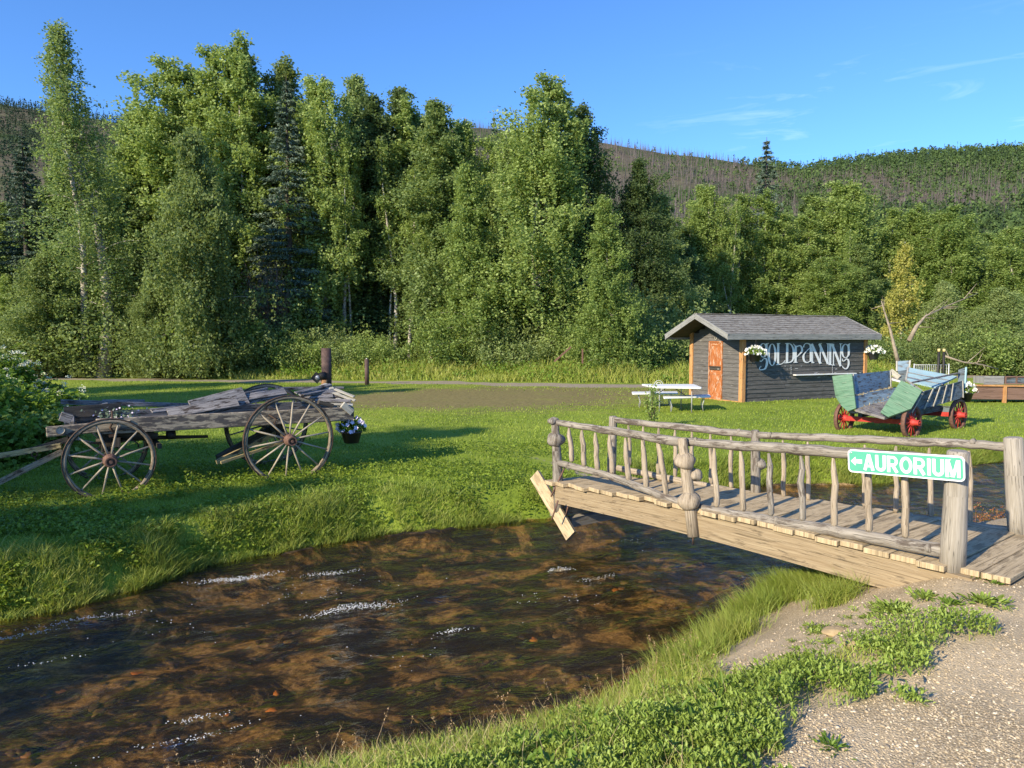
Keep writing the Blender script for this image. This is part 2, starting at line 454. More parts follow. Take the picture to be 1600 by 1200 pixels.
ys = np.array(sorted(grow(.0, -.12, 2500)+list(np.arange(0, 18.01, .11))+grow(18, .12, 3000, 1.07)))
GX, GY = np.meshgrid(xs, ys)
FF = fields(GX, GY); GZ = height(GX, GY, FF)
# hidden behind the hills the sheet drops so that it never pokes through
def pxpoly(pts, z): return [tuple(P(a, b, z=z)[:2]) for a, b in pts]
VEG = pxpoly([(-100, 1330), (150, 1130), (500, 1080), (850, 1000), (1000, 950), (1060, 950), (1110, 955), (1170, 962), (1235, 966), (1300, 988), (1350, 978), (1415, 966), (1455, 975),
              (1535, 985), (1500, 1025), (1420, 1048), (1430, 1070), (1340, 1100), (1240, 1085), (1272, 1135), (1205, 1165), (1170, 1205), (1100, 1330)], -.02)
vn = vnoise(GX, GY, .25, 11)*.22+vnoise(GX, GY, .08, 12)*.1
def vegmask(X, Y):
    ins = inside(X, Y, VEG); d = seg_dist(X, Y, VEG+[VEG[0]])
    sd = np.where(ins, d, -d)
    return sd+(vnoise(X, Y, .2, 21)-.5)*.35+(vnoise(X, Y, .07, 22)-.5)*.15
ins, far, df, dn = FF
gravel = (~ins) & (~far) & (dn > .9)
grav = np.where((~ins) & (~far), sm((dn+.1)/.5), 0)*np.where(vegmask(GX, GY) > 0, .75, 1)
bed = np.where(ins, 1.0, 0)
bed = np.where((~ins) & (np.minimum(df, dn) < .10), .6, bed)
# track crossing behind the lawn, dry patch and footpath to the bridge
TRACK = [(-60, 44), (-26, 39.5), (-14, 37.0), (-4, 35.5), (3, 33.2), (8, 32.5), (15, 36), (30, 44), (60, 50)]
FOOT = [tuple(P(a, b, z=-.4)[:2]) for a, b in ((915, 742), (862, 722), (820, 710), (770, 693), (700, 676), (600, 655), (500, 640))]
dt = seg_dist(GX, GY, TRACK); dp = seg_dist(GX, GY, FOOT)
w1 = vnoise(GX, GY, 1.1, 31); w2 = vnoise(GX, GY, .45, 32)
track = np.where(far, sm((1.15+w1*.5-dt)/.6), 0)
def gs(x, y, sx, sy): return np.exp(-((GX-x)/sx)**2-((GY-y)/sy)**2)
dry = 1.3*gs(-.5, 27, 5.0, 5.0)+.65*gs(-5, 25, 6, 3)+.7*gs(5, 30, 4, 3)
dry = np.where(far, np.clip(dry*(.5+.9*w1)+.2*(w2-.5), 0, 1), 0)
foot = np.where(far, sm((.12+.12*w2-dp)/.15)*np.clip(1.1-.18*np.abs(GY-9), .15, 1), 0)
dirt = np.clip(np.maximum(track, foot), 0, 1)
att = {'grav': grav.ravel(), 'bed': bed.ravel(), 'dirt': dirt.ravel(), 'dry': dry.ravel()}

def ground_mat():
    m, nt, out = new_mat('ground'); g = G(nt); co = g.n('NewGeometry').outputs['Position']
    # lawn
    n1 = g.noise(co, .55, 3, .6); n2 = g.noise(co, 14, 4, .7); n3 = g.noise(co, 60, 3, .6)
    f = g.math('ADD', g.math('MULTIPLY', n1, .5), g.math('ADD', g.math('MULTIPLY', n2, .35), g.math('MULTIPLY', n3, .3)))
    lawn = g.ramp(f, [(.36, (.085, .125, .015)), (.56, (.19, .255, .026)), (.78, (.30, .34, .05))])
    dryc = g.ramp(g.noise(co, 9, 5, .7), [(.35, (.13, .10, .04)), (.6, (.25, .195, .09)), (.78, (.20, .24, .05))])
    lawn = g.mix(g.math('MULTIPLY', g.mr(g.math('ADD', g.attr('dry'), g.math('MULTIPLY', g.math('SUBTRACT', g.noise(g.map(co, (.5, 1.3, 1)), 1.6, 6, .8), .5), 2.6)), .2, .85), .9), lawn, dryc)
    dirtc = g.ramp(g.noise(co, 25, 5, .7), [(.3, (.20, .16, .11)), (.7, (.40, .34, .26))])
    edge = g.mr(g.math('ADD', g.attr('dirt'), g.math('MULTIPLY', g.math('SUBTRACT', g.noise(co, 6, 4, .7), .5), .5)), .4, .6)
    c = g.mix(edge, lawn, dirtc)
    # gravel
    vr = g.n('TexVoronoi'); g.set(vr.inputs['Vector'], co); vr.inputs['Scale'].default_value = 95
    sep = g.n('SeparateColor'); nt.links.new(vr.outputs['Color'], sep.inputs[0])
    stone = g.ramp(sep.outputs[0], [(.0, (.27, .21, .135)), (.3, (.41, .325, .215)), (.6, (.52, .415, .275)), (.9, (.63, .52, .36))])
    stone = g.mix(g.mr(vr.outputs['Distance'], .25, .6), stone, (.31, .24, .145))
    soil = g.ramp(g.noise(co, 40, 5, .75), [(.3, (.40, .305, .185)), (.7, (.64, .51, .335))])
    gm = g.mix(g.mr(g.noise(co, 1.3, 4, .65), .40, .62), stone, soil)
    ge = g.mr(g.math('ADD', g.attr('grav'), g.math('MULTIPLY', g.math('SUBTRACT', g.noise(co, 7, 4, .7), .5), .5)), .35, .65)
    bank = g.ramp(g.noise(co, 12, 5, .7), [(.3, (.035, .03, .018)), (.7, (.11, .095, .05))])
    isfar = g.attr('grav')
    c = g.mix(ge, c, gm)
    # creek bed: tan silt, dark weed, cobbles
    wob = g.noise(co, 3, 3, .6)
    vs = g.n('TexVoronoi'); g.set(vs.inputs['Vector'], g.map(co, (1, 1, .3))); vs.inputs['Scale'].default_value = 13
    sp2 = g.n('SeparateColor'); nt.links.new(vs.outputs['Color'], sp2.inputs[0])
    cob = g.ramp(sp2.outputs[0], [(.0, (.04, .03, .016)), (.35, (.11, .075, .036)), (.7, (.21, .145, .068)), (.95, (.33, .23, .11))])
    cob = g.mix(g.mr(vs.outputs['Distance'], .25, .55), cob, (.09, .06, .028))
    silt = g.ramp(g.noise(co, 19, 6, .8, .4), [(.34, (.12, .074, .028)), (.48, (.36, .23, .09)), (.64, (.62, .43, .20))])
    dark = g.ramp(g.noise(co, 16, 4, .7), [(.3, (.010, .008, .005)), (.8, (.045, .034, .018))])
    b = g.mix(g.mr(g.noise(co, 3.4, 5, .65), .47, .55), silt, cob)
    b = g.mix(g.mr(g.noise(g.map(co, (.9, 1.25, 1)), 1.7, 8, .78, .5), .42, .52), b, dark)
    c = g.mix(g.mr(g.attr('bed'), .25, .6), c, b)
    wet = g.mr(g.attr('bed'), .2, .6)
    h = g.math('ADD', g.math('MULTIPLY', g.math('MULTIPLY', vr.outputs['Distance'], -1.0), ge), g.math('MULTIPLY', n3, .8))
    g.out(out, g.bsdf(c, g.mr(wet, 0, 1, .9, .6), g.bump(h, .5, .012), spec=.2))
    return m
M['ground'] = ground_mat()
ny, nx = GX.shape
V = np.stack([GX.ravel(), GY.ravel(), GZ.ravel()], 1)
I = (np.arange(ny-1)[:, None]*nx+np.arange(nx-1)[None, :]).ravel()
QF = np.stack([I, I+1, I+nx+1, I+nx], 1)
cls = np.zeros(ny*nx, int); cls[(dirt > .5).ravel()] = 3; cls[(foot > .5).ravel()] = 4; cls[gravel.ravel()] = 1; cls[ins.ravel()] = 2
fc = cls[QF[:, 0]]
for k, nm in ((0, 'ground'), (1, 'gravel_ground'), (2, 'creek_bed'), (3, 'gravel_track'), (4, 'footpath')):
    q = QF[fc == k]
    used, inv = np.unique(q, return_inverse=True)
    me = np_mesh(nm, V[used], inv.reshape(-1, 4), M['ground'], True, {a: b[used] for a, b in att.items()})
    link_mesh(nm, me)['kind'] = 'structure'

# ------------------------------------------------------------------ water
def water_mat():
    m, nt, out = new_mat('creek_water'); g = G(nt); co = g.n('NewGeometry').outputs['Position']
    r = g.map(co, (1, 1, 1), (0, 0, R(-28)))
    w1 = g.noise(g.map(r, (2.2, 4.6, 1)), 1.6, 5, .65, .8)
    w2 = g.noise(g.map(r, (9, 15, 1)), 1, 3, .6, .4)
    h = g.math('ADD', w1, g.math('MULTIPLY', w2, .32))
    bmp = g.bump(h, 1.0, .06)
    gn = g.n('NewGeometry'); dt_ = g.n('VectorMath', _operation='DOT_PRODUCT'); nt.links.new(bmp, dt_.inputs[0]); nt.links.new(gn.outputs['Incoming'], dt_.inputs[1])
    ca = g.math('MINIMUM', g.math('ABSOLUTE', dt_.outputs['Value']), 1.0)
    fr = g.math('MULTIPLY_ADD', g.math('POWER', g.math('SUBTRACT', 1.0, ca), 5.0), .98, .02)

    gl = g.n('BsdfGlossy'); gl.inputs['Roughness'].default_value = .06; nt.links.new(bmp, gl.inputs['Normal'])
    tr = g.n('BsdfTransparent'); tr.inputs['Color'].default_value = (.76, .66, .48, 1)
    mx = g.n('MixShader'); nt.links.new(fr, mx.inputs[0])
    nt.links.new(tr.outputs[0], mx.inputs[1]); nt.links.new(gl.outputs[0], mx.inputs[2])
    g.out(out, mx.outputs[0])
    return m
M['water'] = water_mat()
wx = np.arange(-14, 18, .05); wy = np.arange(-3, 17.5, .05)
WX, WY = np.meshgrid(wx, wy)
WZ = WATER+.018*(vnoise(WX*.6+WY*.35, WY*1.2-WX*.5, .35, 41)-.5)+.010*(vnoise(WX, WY, .16, 42)-.5)+.02*(vnoise(WX, WY, .9, 43)-.5)
for (px_, py_), sx_ in ((((375, 906)), .42), ((512, 899), .28), ((555, 953), .42), ((140, 970), .45), ((705, 990), .2), ((876, 893), .16), ((935, 905), .25), ((300, 1145), .5), ((930, 940), .4), ((430, 1010), .5), ((700, 930), .5)):
    c_ = P(px_, py_, z=WATER); d_ = ((WX-c_.x)**2+(WY-c_.y)**2)/(sx_*.6)**2
    WZ = WZ+np.exp(-d_)*(.035*(vnoise(WX-WY, WX+WY, .17, 44)-.3)+.015*np.sin((WX*.45-WY)*26+px_))
wi = inside(WX, WY, CREEK) | (np.minimum(seg_dist(WX, WY, FARL), seg_dist(WX, WY, NEARL)) < .25)
wy_, wx_ = WX.shape
I = (np.arange(wy_-1)[:, None]*wx_+np.arange(wx_-1)[None, :]).ravel()
Q = np.stack([I, I+1, I+wx_+1, I+wx_], 1); Q = Q[wi.ravel()[Q[:, 0]]]
used, inv = np.unique(Q, return_inverse=True)
VW = np.stack([WX.ravel(), WY.ravel(), WZ.ravel()], 1)[used]
link_mesh('creek_water', np_mesh('creek_water', VW, inv.reshape(-1, 4), M['water'], True))['kind'] = 'structure'

# foam on the riffles
def foam():
    C = []; S = []
    spots = [((375, 906), .42, .10, 420), ((512, 899), .28, .08, 160), ((555, 953), .42, .11, 420), ((140, 970), .45, .06, 160), ((30, 996), .35, .05, 80),
             ((705, 990), .16, .04, 60), ((876, 893), .14, .07, 130), ((935, 905), .25, .06, 70), ((300, 1156), .5, .06, 60), ((310, 1128), .22, .06, 50), ((80, 1035), .3, .05, 20),
             ((640, 1020), .5, .3, 14), ((850, 940), .6, .3, 22), ((500, 930), 1.2, .4, 35), ((1000, 850), .5, .3, 14), ((200, 1000), 1, .4, 14)]
    for (px, py), sx, sy, n in spots:
        c = P(px, py, z=WATER); a = math.atan2(.5, 1)
        for _ in range(int(n*1.2)):
            u, v = rng.normal(0, sx*.45), rng.normal(0, sy*.33)
            v += .35*sy*math.sin(u*9+px)
            C.append((c.x+u*math.cos(a)-v*math.sin(a), c.y+u*math.sin(a)+v*math.cos(a), WATER+.012+abs(rng.normal(0, .010))))
            S.append(rng.uniform(.0014, .0042))
    mb = MB()
    for c, s in zip(C, S):
        mb.blob(c, s, 5, 4, .3, (1.5, 1, .7))
    o = mb.build('foam', M['foam'], off=(0, 0, 0)); o['kind'] = 'stuff'
foam()
# cobbles showing in the bed
mb = MB()
for _ in range(260):
    px, py = rng.uniform(-60, 1250), rng.uniform(850, 1230)
    p = P(px, py, z=WATER-.2)
    f_ = fields(np.array([p.x]), np.array([p.y]))
    if not f_[0][0] or min(f_[2][0], f_[3][0]) < .35: continue
    s = rng.uniform(.015, .05)
    mb.blob((p.x, p.y, gz(p.x, p.y)-s*.12), s, 9, 6, .3, (1.3, 1, .4), Matrix.Rotation(rng.uniform(0, 6), 3, 'Z'))
def cobmat():
    m, nt, out = new_mat('creek_cobble'); g = G(nt)
    r = g.n('NewGeometry').outputs['Random Per Island']
    c = g.ramp(r, [(.0, (.03, .022, .013)), (.45, (.09, .062, .032)), (.88, (.18, .12, .055)), (.96, (.46, .17, .035))])
    g.out(out, g.bsdf(c, .6)); return m
mb.build('creek_cobbles', cobmat())['kind'] = 'stuff'

# ------------------------------------------------------------------ leaves and blades
def rot_frames(n, r, tilt=None):
    """random orthonormal frames (u,v,w)"""
    a = r.normal(size=(n, 3)); a /= np.linalg.norm(a, axis=1)[:, None]
    b = r.normal(size=(n, 3)); b -= (b*a).sum(1)[:, None]*a; b /= np.linalg.norm(b, axis=1)[:, None]
    return a, b, np.cross(a, b)
def diamonds(C, size, r, aspect=.6, droop=0):
    n = len(C); a, b, w = rot_frames(n, r)
    if droop:
        a[:, 2] -= droop; a /= np.linalg.norm(a, axis=1)[:, None]
        b -= (b*a).sum(1)[:, None]*a; b /= np.linalg.norm(b, axis=1)[:, None]
    s = (size*r.uniform(.65, 1.35, n))[:, None]
    V = np.stack([C-a*s*.5, C+b*s*.5*aspect+a*s*.05, C+a*s*.5, C-b*s*.5*aspect+a*s*.05], 1).reshape(-1, 3)
    return V, np.arange(n*4).reshape(-1, 4)
def ovals(C, A, N, L, W, fold=.25):
    """six-vertex folded leaves: base C, direction A, normal N"""
    n = len(C); B = np.cross(A, N); B /= np.linalg.norm(B, axis=1)[:, None]
    L = L[:, None]; W = W[:, None]
    tip = C+A*L+N*L*-.12
    l1 = C+A*L*.35+B*W*.5+N*W*fold; l2 = C+A*L*.75+B*W*.36+N*W*fold*.6
    r1 = C+A*L*.35-B*W*.5+N*W*fold; r2 = C+A*L*.75-B*W*.36+N*W*fold*.6
    V = np.stack([C, l1, l2, tip, r2, r1], 1).reshape(-1, 3)
    i = np.arange(n)*6
    F = np.concatenate([np.stack([i, i+1, i+2, i+3], 1), np.stack([i, i+3, i+4, i+5], 1)])
    return V, F
def blades(Pt, H, W, lean, r):
    n = len(Pt); a = r.uniform(0, 2*np.pi, n); la = r.uniform(0, 2*np.pi, n)
    d = np.stack([np.cos(a), np.sin(a), np.zeros(n)], 1); l = np.stack([np.cos(la), np.sin(la), np.zeros(n)], 1)*(lean*r.uniform(.2, 1.6, n))[:, None]
    up = np.array([[0, 0, 1.0]]); H = H[:, None]; W = W[:, None]
    b0 = Pt; b1 = Pt+up*H*.55+l*H*.3; b2 = Pt+up*H*(1-.0)+l*H
    V = np.stack([b0-d*W*.5, b0+d*W*.5, b1+d*W*.4, b1-d*W*.4, b2+d*W*.06, b2-d*W*.06], 1).reshape(-1, 3)
    i = np.arange(n)*6
    F = np.concatenate([np.stack([i, i+1, i+2, i+3], 1), np.stack([i+3, i+2, i+4, i+5], 1)])
    return V, F
def px_scatter(n, x0, x1, y0, y1, z, power=1):
    px = rng.uniform(x0, x1, n); py = y0+(y1-y0)*rng.uniform(0, 1, n)**power
    x = (px-800)/FPX; y = -(py-600)/FPX
    ry = cp+y*sp; rz = -sp+y*cp
    t = (z-CAM.z)/rz
    return x*t, ry*t
# lawn blades (far side)
X, Y = px_scatter(470000, -450, 1850, 592, 1050, -.42, 1)
F_ = fields(X, Y); ok = F_[1] & (Y < 42) & (F_[2] > .02)
dtt = seg_dist(X, Y, TRACK); dpp = seg_dist(X, Y, FOOT)
ok &= (dtt > 1.0+rng.uniform(0, .5, len(X))) & (dpp > .14+rng.uniform(0, .12, len(X))*1)
dryp = 1.3*np.exp(-((X+.5)/5.0)**2-((Y-27)/5)**2)+.65*np.exp(-((X+5)/6)**2-((Y-25)/3)**2)
ok &= rng.random(len(X)) > dryp*.9
X, Y = X[ok], Y[ok]; dfo = F_[2][ok]
Z = height(X, Y)
H = (.030+.0005*Y)*rng.uniform(.6, 1.5, len(X))*(.7+.6*vnoise(X, Y, .6, 51))
W = np.maximum(.0035+.00075*Y, .006)
V1, F1 = blades(np.stack([X, Y, Z-.005], 1), H, W, .55, rng)
me = np_mesh('lawn_grass', V1, F1, M['lawnblade']); link_mesh('lawn_grass', me)['kind'] = 'stuff'
# long grass along the far bank
X = []; Y = []
fl = np.array(FARL[4:-3]); seg = np.diff(fl, axis=0); ln = np.hypot(*seg.T); cum = np.concatenate([[0], np.cumsum(ln)])
u = rng.uniform(-0, cum[-1], 60000); k = np.clip(np.searchsorted(cum, u)-1, 0, len(seg)-1); t = (u-cum[k])/ln[k]
nrm = np.stack([-seg[:, 1], seg[:, 0]], 1)/ln[:, None]
off = np.abs(rng.normal(0, .30, len(u)))*(.4+1.2*vnoise(u, u*0, 1.1, 64))
pt = fl[k]+seg[k]*t[:, None]+nrm[k]*off[:, None]
X, Y = pt.T; clump = vnoise(X, Y, .35, 61)*.6+vnoise(X, Y, .12, 62)*.6
ok = (clump > .30); X, Y, clump, off = X[ok], Y[ok], clump[ok], off[ok]
F_ = fields(X, Y); ok = F_[1]; X, Y, clump, off = X[ok], Y[ok], clump[ok], off[ok]
ok = ~((X > -.2) & (X < 1.6) & (Y > 8.2) & (Y < 9.9) & (off > .0) & (X > .1)); X, Y, clump, off = X[ok], Y[ok], clump[ok], off[ok]
V1, F1 = blades(np.stack([X, Y, height(X, Y)-.02], 1), rng.uniform(.05, .19, len(X))*(.3+clump**2*1.3)*(1-.3*np.clip(off, 0, 1)), np.full(len(X), .009), .75, rng)
link_mesh('bank_grass', np_mesh('bank_grass', V1, F1, M['bankgrass']))['kind'] = 'stuff'
# clover and herbs on the shaded lawn near the creek
X, Y = px_scatter(90000, -200, 900, 690, 960, -.42)
F_ = fields(X, Y); cl = vnoise(X, Y, .8, 71)*.7+vnoise(X, Y, .25, 72)*.5
ok = F_[1] & (F_[2] > .1) & (cl > .55); X, Y = X[ok], Y[ok]
n = len(X); A, N, _ = rot_frames(n, rng); A[:, 2] = np.abs(A[:, 2])*.5; A /= np.linalg.norm(A, axis=1)[:, None]
N = np.tile([[0, 0, 1.0]], (n, 1))+rng.normal(0, .35, (n, 3)); N -= (N*A).sum(1)[:, None]*A; N /= np.linalg.norm(N, axis=1)[:, None]
V1, F1 = ovals(np.stack([X, Y, height(X, Y)+rng.uniform(.01, .09, n)], 1), A, N, rng.uniform(.025, .055, n), rng.uniform(.02, .04, n))
link_mesh('clover', np_mesh('clover', V1, F1, M['lawnblade']))['kind'] = 'stuff'

# near bank: leafy herbs, grass tufts, seed stalks
def near_pts(n, marg=0, jit=True, y0=890, y1=1500, x0=100, x1=1620):
    X, Y = px_scatter(n, x0, x1, y0, y1, -.05, 1)
    F_ = fields(X, Y); m = vegmask(X, Y)
    ok = (~F_[0]) & (~F_[1]) & ((m > marg) | ((F_[3] < 1.2) & (F_[3] > .02) & (X < 1.3)) | ((F_[3] < .45) & (F_[3] > .02) & (X < 2.4))) & (Y > 1.7)
    return X[ok], Y[ok], F_[3][ok], m[ok]
X, Y, dnn, mm = near_pts(210000)
den = vnoise(X, Y, .35, 81)*.7+vnoise(X, Y, .12, 82)*.5
ok = (den > .40) & (rng.random(len(X)) < np.clip(.12+dnn*.75, .05, 1)*np.clip(.5+mm*4, .35, 1)); X, Y = X[ok], Y[ok]; n = len(X)
ang = rng.uniform(0, 2*np.pi, n); el = rng.uniform(.5, 1.35, n)
A = np.stack([np.cos(ang)*np.cos(el), np.sin(ang)*np.cos(el), np.sin(el)], 1)
N = np.tile([[0, 0, 1.0]], (n, 1))+rng.normal(0, .4, (n, 3)); N -= (N*A).sum(1)[:, None]*A; N /= np.linalg.norm(N, axis=1)[:, None]
hb = height(X, Y); cush = .02+.12*vnoise(X, Y, .3, 83)**1.5+.05*vnoise(X, Y, .09, 84)
V1, F1 = ovals(np.stack([X, Y, hb+cush*rng.uniform(.1, 1, n)], 1), A, N, rng.uniform(.014, .036, n), rng.uniform(.007, .015, n))
link_mesh('leafy_ground_cover', np_mesh('leafy_ground_cover', V1, F1, M['herb']))['kind'] = 'stuff'
X, Y, dnn, mm = near_pts(230000)
den = vnoise(X, Y, .30, 91)*.8+vnoise(X, Y, .1, 92)*.4
edge = np.clip(1.15-dnn, 0, 1)
ok = (rng.random(len(X)) < np.clip(edge*1.1+np.clip(den-.55, 0, 1)*.9, 0.05, 1)); X, Y, edge, mm = X[ok], Y[ok], edge[ok], mm[ok]
n = len(X)
V1, F1 = blades(np.stack([X, Y, height(X, Y)-.01], 1), rng.uniform(.04, .10, n)*(1+edge*.45), rng.uniform(.003, .006, n), .6, rng)
link_mesh('near_bank_grass', np_mesh('near_bank_grass', V1, F1, M['grassnear']))['kind'] = 'stuff'
k_ = rng.random(n) < .08; Xs, Ys = X[k_], Y[k_]; m_ = len(Xs)
V1, F1 = blades(np.stack([Xs+rng.normal(0, .02, m_), Ys, height(Xs, Ys)], 1), rng.uniform(.06, .17, m_), rng.uniform(.002, .004, m_), .9, rng)
link_mesh('dry_grass', np_mesh('dry_grass', V1, F1, M['straw']))['kind'] = 'stuff'
X, Y, dnn, mm = near_pts(26000); ok = (vnoise(X, Y, .22, 95) > .74) & (rng.random(len(X)) < .35); X, Y = X[ok], Y[ok]; m_ = len(X)
ang = rng.uniform(0, 2*np.pi, m_); el = rng.uniform(.2, 1.0, m_); A = np.stack([np.cos(ang)*np.cos(el), np.sin(ang)*np.cos(el), np.sin(el)], 1)
N = np.tile([[0, 0, 1.0]], (m_, 1))+rng.normal(0, .3, (m_, 3)); N -= (N*A).sum(1)[:, None]*A; N /= np.linalg.norm(N, axis=1)[:, None]
V1, F1 = ovals(np.stack([X, Y, height(X, Y)+rng.uniform(.03, .11, m_)], 1), A, N, rng.uniform(.04, .075, m_), rng.uniform(.014, .026, m_))
link_mesh('broad_leaved_cover', np_mesh('broad_leaved_cover', V1, F1, M['weed']))['kind'] = 'stuff'
# sedge clump in front of the beam and fringe beside the water
pts = []
for c, s, k in ((P(1225, 922, z=-.6), .17, 3400), (P(1270, 925, z=-.5), .15, 2600), (P(1175, 950, z=-.65), .18, 3000), (P(1125, 985, z=-.65), .20, 2800), (P(1305, 925, z=-.3), .12, 1300), (P(1070, 1020, z=-.65), .22, 2200)):
    a = rng.normal(0, s*.6, (k, 2)); pts.append(np.array([c[:2]])+a)
pts = np.concatenate(pts); F_ = fields(*pts.T); pts = pts[~F_[0]]
X, Y = pts.T; n = len(X)
V1, F1 = blades(np.stack([X, Y, height(X, Y)-.02], 1), rng.uniform(.08, .22, n), rng.uniform(.003, .006, n), .7, rng)
link_mesh('sedge', np_mesh('sedge', V1, F1, M['bankgrass']))['kind'] = 'stuff'
# seed stalks
VS = []; FS = []; nb = 0
X, Y, dnn, mm = near_pts(6000); ok = (dnn < .8) & (rng.random(len(X)) < .16); X, Y = X[ok], Y[ok]
n = len(X); Z = height(X, Y); H = rng.uniform(.16, .34, n)
V1, F1 = blades(np.stack([X, Y, Z], 1), H, np.full(n, .0025), .3, rng)
tips = V1.reshape(-1, 6, 3)[:, 4]; mids = V1.reshape(-1, 6, 3)[:, 2]
C = np.repeat(tips, 16, 0)+(np.repeat(mids-tips, 16, 0))*rng.uniform(0, .55, (n*16, 1))+rng.normal(0, .005, (n*16, 3))
V2, F2 = diamonds(C, .010, rng, .5)
link_mesh('seed_stalks', np_mesh('seed_stalks', np.concatenate([V1, V2]), np.concatenate([F1, F2+len(V1)]), M['seed']))['kind'] = 'stuff'
# weeds on the gravel: individual little tufts
def small_weed(x, y, s, lab, mat='herb', nl=60):
    o = thing('weed_tuft', lab, 'weed', (x, y, gz(x, y)))
    n = nl; ang = rng.uniform(0, 6.28, n); el = rng.uniform(.1, 1.1, n); rad = np.abs(rng.normal(0, .5, n))*s
    A = np.stack([np.cos(ang)*np.cos(el), np.sin(ang)*np.cos(el), np.sin(el)], 1)
    N = np.tile([[0, 0, 1.0]], (n, 1))+rng.normal(0, .3, (n, 3)); N -= (N*A).sum(1)[:, None]*A; N /= np.linalg.norm(N, axis=1)[:, None]
    C = np.stack([np.cos(ang)*rad, np.sin(ang)*rad, rng.uniform(0, .25, n)*s], 1)
    V1, F1 = ovals(C, A, N, rng.uniform(.25, .55, n)*s, rng.uniform(.1, .17, n)*s)
    link_mesh('leaves', np_mesh('leaves', V1, F1, M[mat]), o)
for px, py, s, lab, mt, nl in ((1537, 940, .12, 'green weed with reddish base growing in gravel below tan rock', 'herb', 120), (1485, 936, .09, 'flat bright green weed just left of the reddish based weed', 'weed', 90),
        (1300, 1150, .07, 'small spiky weed at gravel edge nearest the camera', 'weed', 70), (1556, 910, .06, 'tiny weed between the sign post and tan rock', 'weed', 40),
        (1520, 898, .07, 'small weed at the right foot of the sign post', 'weed', 60), (1445, 915, .10, 'low weed clump left of the sign post base', 'herb', 120),
        (1400, 925, .12, 'yellowish weed clump under the bridge beam end', 'herb', 160), (1575, 950, .05, 'tiny weed sprig near the right edge of the gravel', 'herb', 30),
        (1435, 1090, .06, 'lone weed sprig out on the open gravel', 'herb', 40)):
    p = P(px, py, z=0); small_weed(p.x, p.y, s, lab, mt, nl)
for _ in range(34):
    px, py = rng.uniform(1235, 1420), rng.uniform(915, 972)
    if py < 905+(px-1235)*-.02+12: continue
    p = P(px, py, z=-.08); small_weed(p.x, p.y, rng.uniform(.025, .075), 'little weed sprig on the bare sandy strip below the bridge beam', 'herb' if rng.random() < .7 else 'bankgrass', int(rng.uniform(25, 70)))
    COL.objects[-1].parent['group'] = 'weed sprigs on the sandy strip'

# pebbles on the gravel
X, Y = px_scatter(42000, 700, 1900, 870, 1300, 0, 1)
F_ = fields(X, Y); ok = (~F_[0]) & (~F_[1]) & (vegmask(X, Y) < .05) & (F_[3] > .7); X, Y = X[ok], Y[ok]
n = len(X); S = np.clip(rng.lognormal(-5.75, .42, n), .0016, .013)
ico = np.array([(0, 0, 1), (.89, 0, .45), (.28, .85, .45), (-.72, .53, .45), (-.72, -.53, .45), (.28, -.85, .45), (.72, .53, -.45), (-.28, .85, -.45), (-.89, 0, -.45), (-.28, -.85, -.45), (.72, -.53, -.45), (0, 0, -1)])
icf = np.array([(0, 1, 2), (0, 2, 3), (0, 3, 4), (0, 4, 5), (0, 5, 1), (1, 6, 2), (2, 7, 3), (3, 8, 4), (4, 9, 5), (5, 10, 1), (6, 7, 2), (7, 8, 3), (8, 9, 4), (9, 10, 5), (10, 6, 1), (11, 7, 6), (11, 8, 7), (11, 9, 8), (11, 10, 9), (11, 6, 10)])
J = ico[None]*(1+rng.normal(0, .18, (n, 12, 1)))*S[:, None, None]*rng.uniform(.7, 1.4, (n, 1, 3)); J[:, :, 2] *= .6
V1 = (J+np.stack([X, Y, height(X, Y)+S*.15], 1)[:, None]).reshape(-1, 3)
F1 = (icf[None]+(np.arange(n)*12)[:, None, None]).reshape(-1, 3)
def pebmat():
    m, nt, out = new_mat('pebble'); g = G(nt)
    r = g.n('NewGeometry').outputs['Random Per Island']
    c = g.ramp(r, [(.0, (.20, .165, .12)), (.4, (.40, .32, .215)), (.8, (.52, .42, .285)), (.99, (.66, .57, .44))])
    g.out(out, g.bsdf(c, .85)); return m
link_mesh('gravel_pebbles', np_mesh('gravel_pebbles', V1, F1, pebmat()))['kind'] = 'stuff'
def rock(px, py, s, sc, lab, rz=0):
    p = P(px, py, z=0.0); mb = MB(); mb.blob((0, 0, 0), s, 18, 12, .12, sc, Matrix.Rotation(rz, 3, 'Z'))
    o = mb.build('rock', M['rock'], loc=(p.x, p.y, gz(p.x, p.y)+.01)); tag(o, lab, 'rock')
rock(1566, 889, .105, (1.35, .8, .36), 'flat tan rock lying in gravel right of the sign post', .3)
rock(1343, 975, .07, (1.2, .8, .5), 'pale tan rock half buried behind the leafy patch', .1)
rock(1228, 985, .04, (1.2, .9, .5), 'small brown rock at the left end of the bare strip', .5)
rock(1305, 930, .06, (1.3, .9, .45), 'tan rock among weeds below the bridge beam', .2)

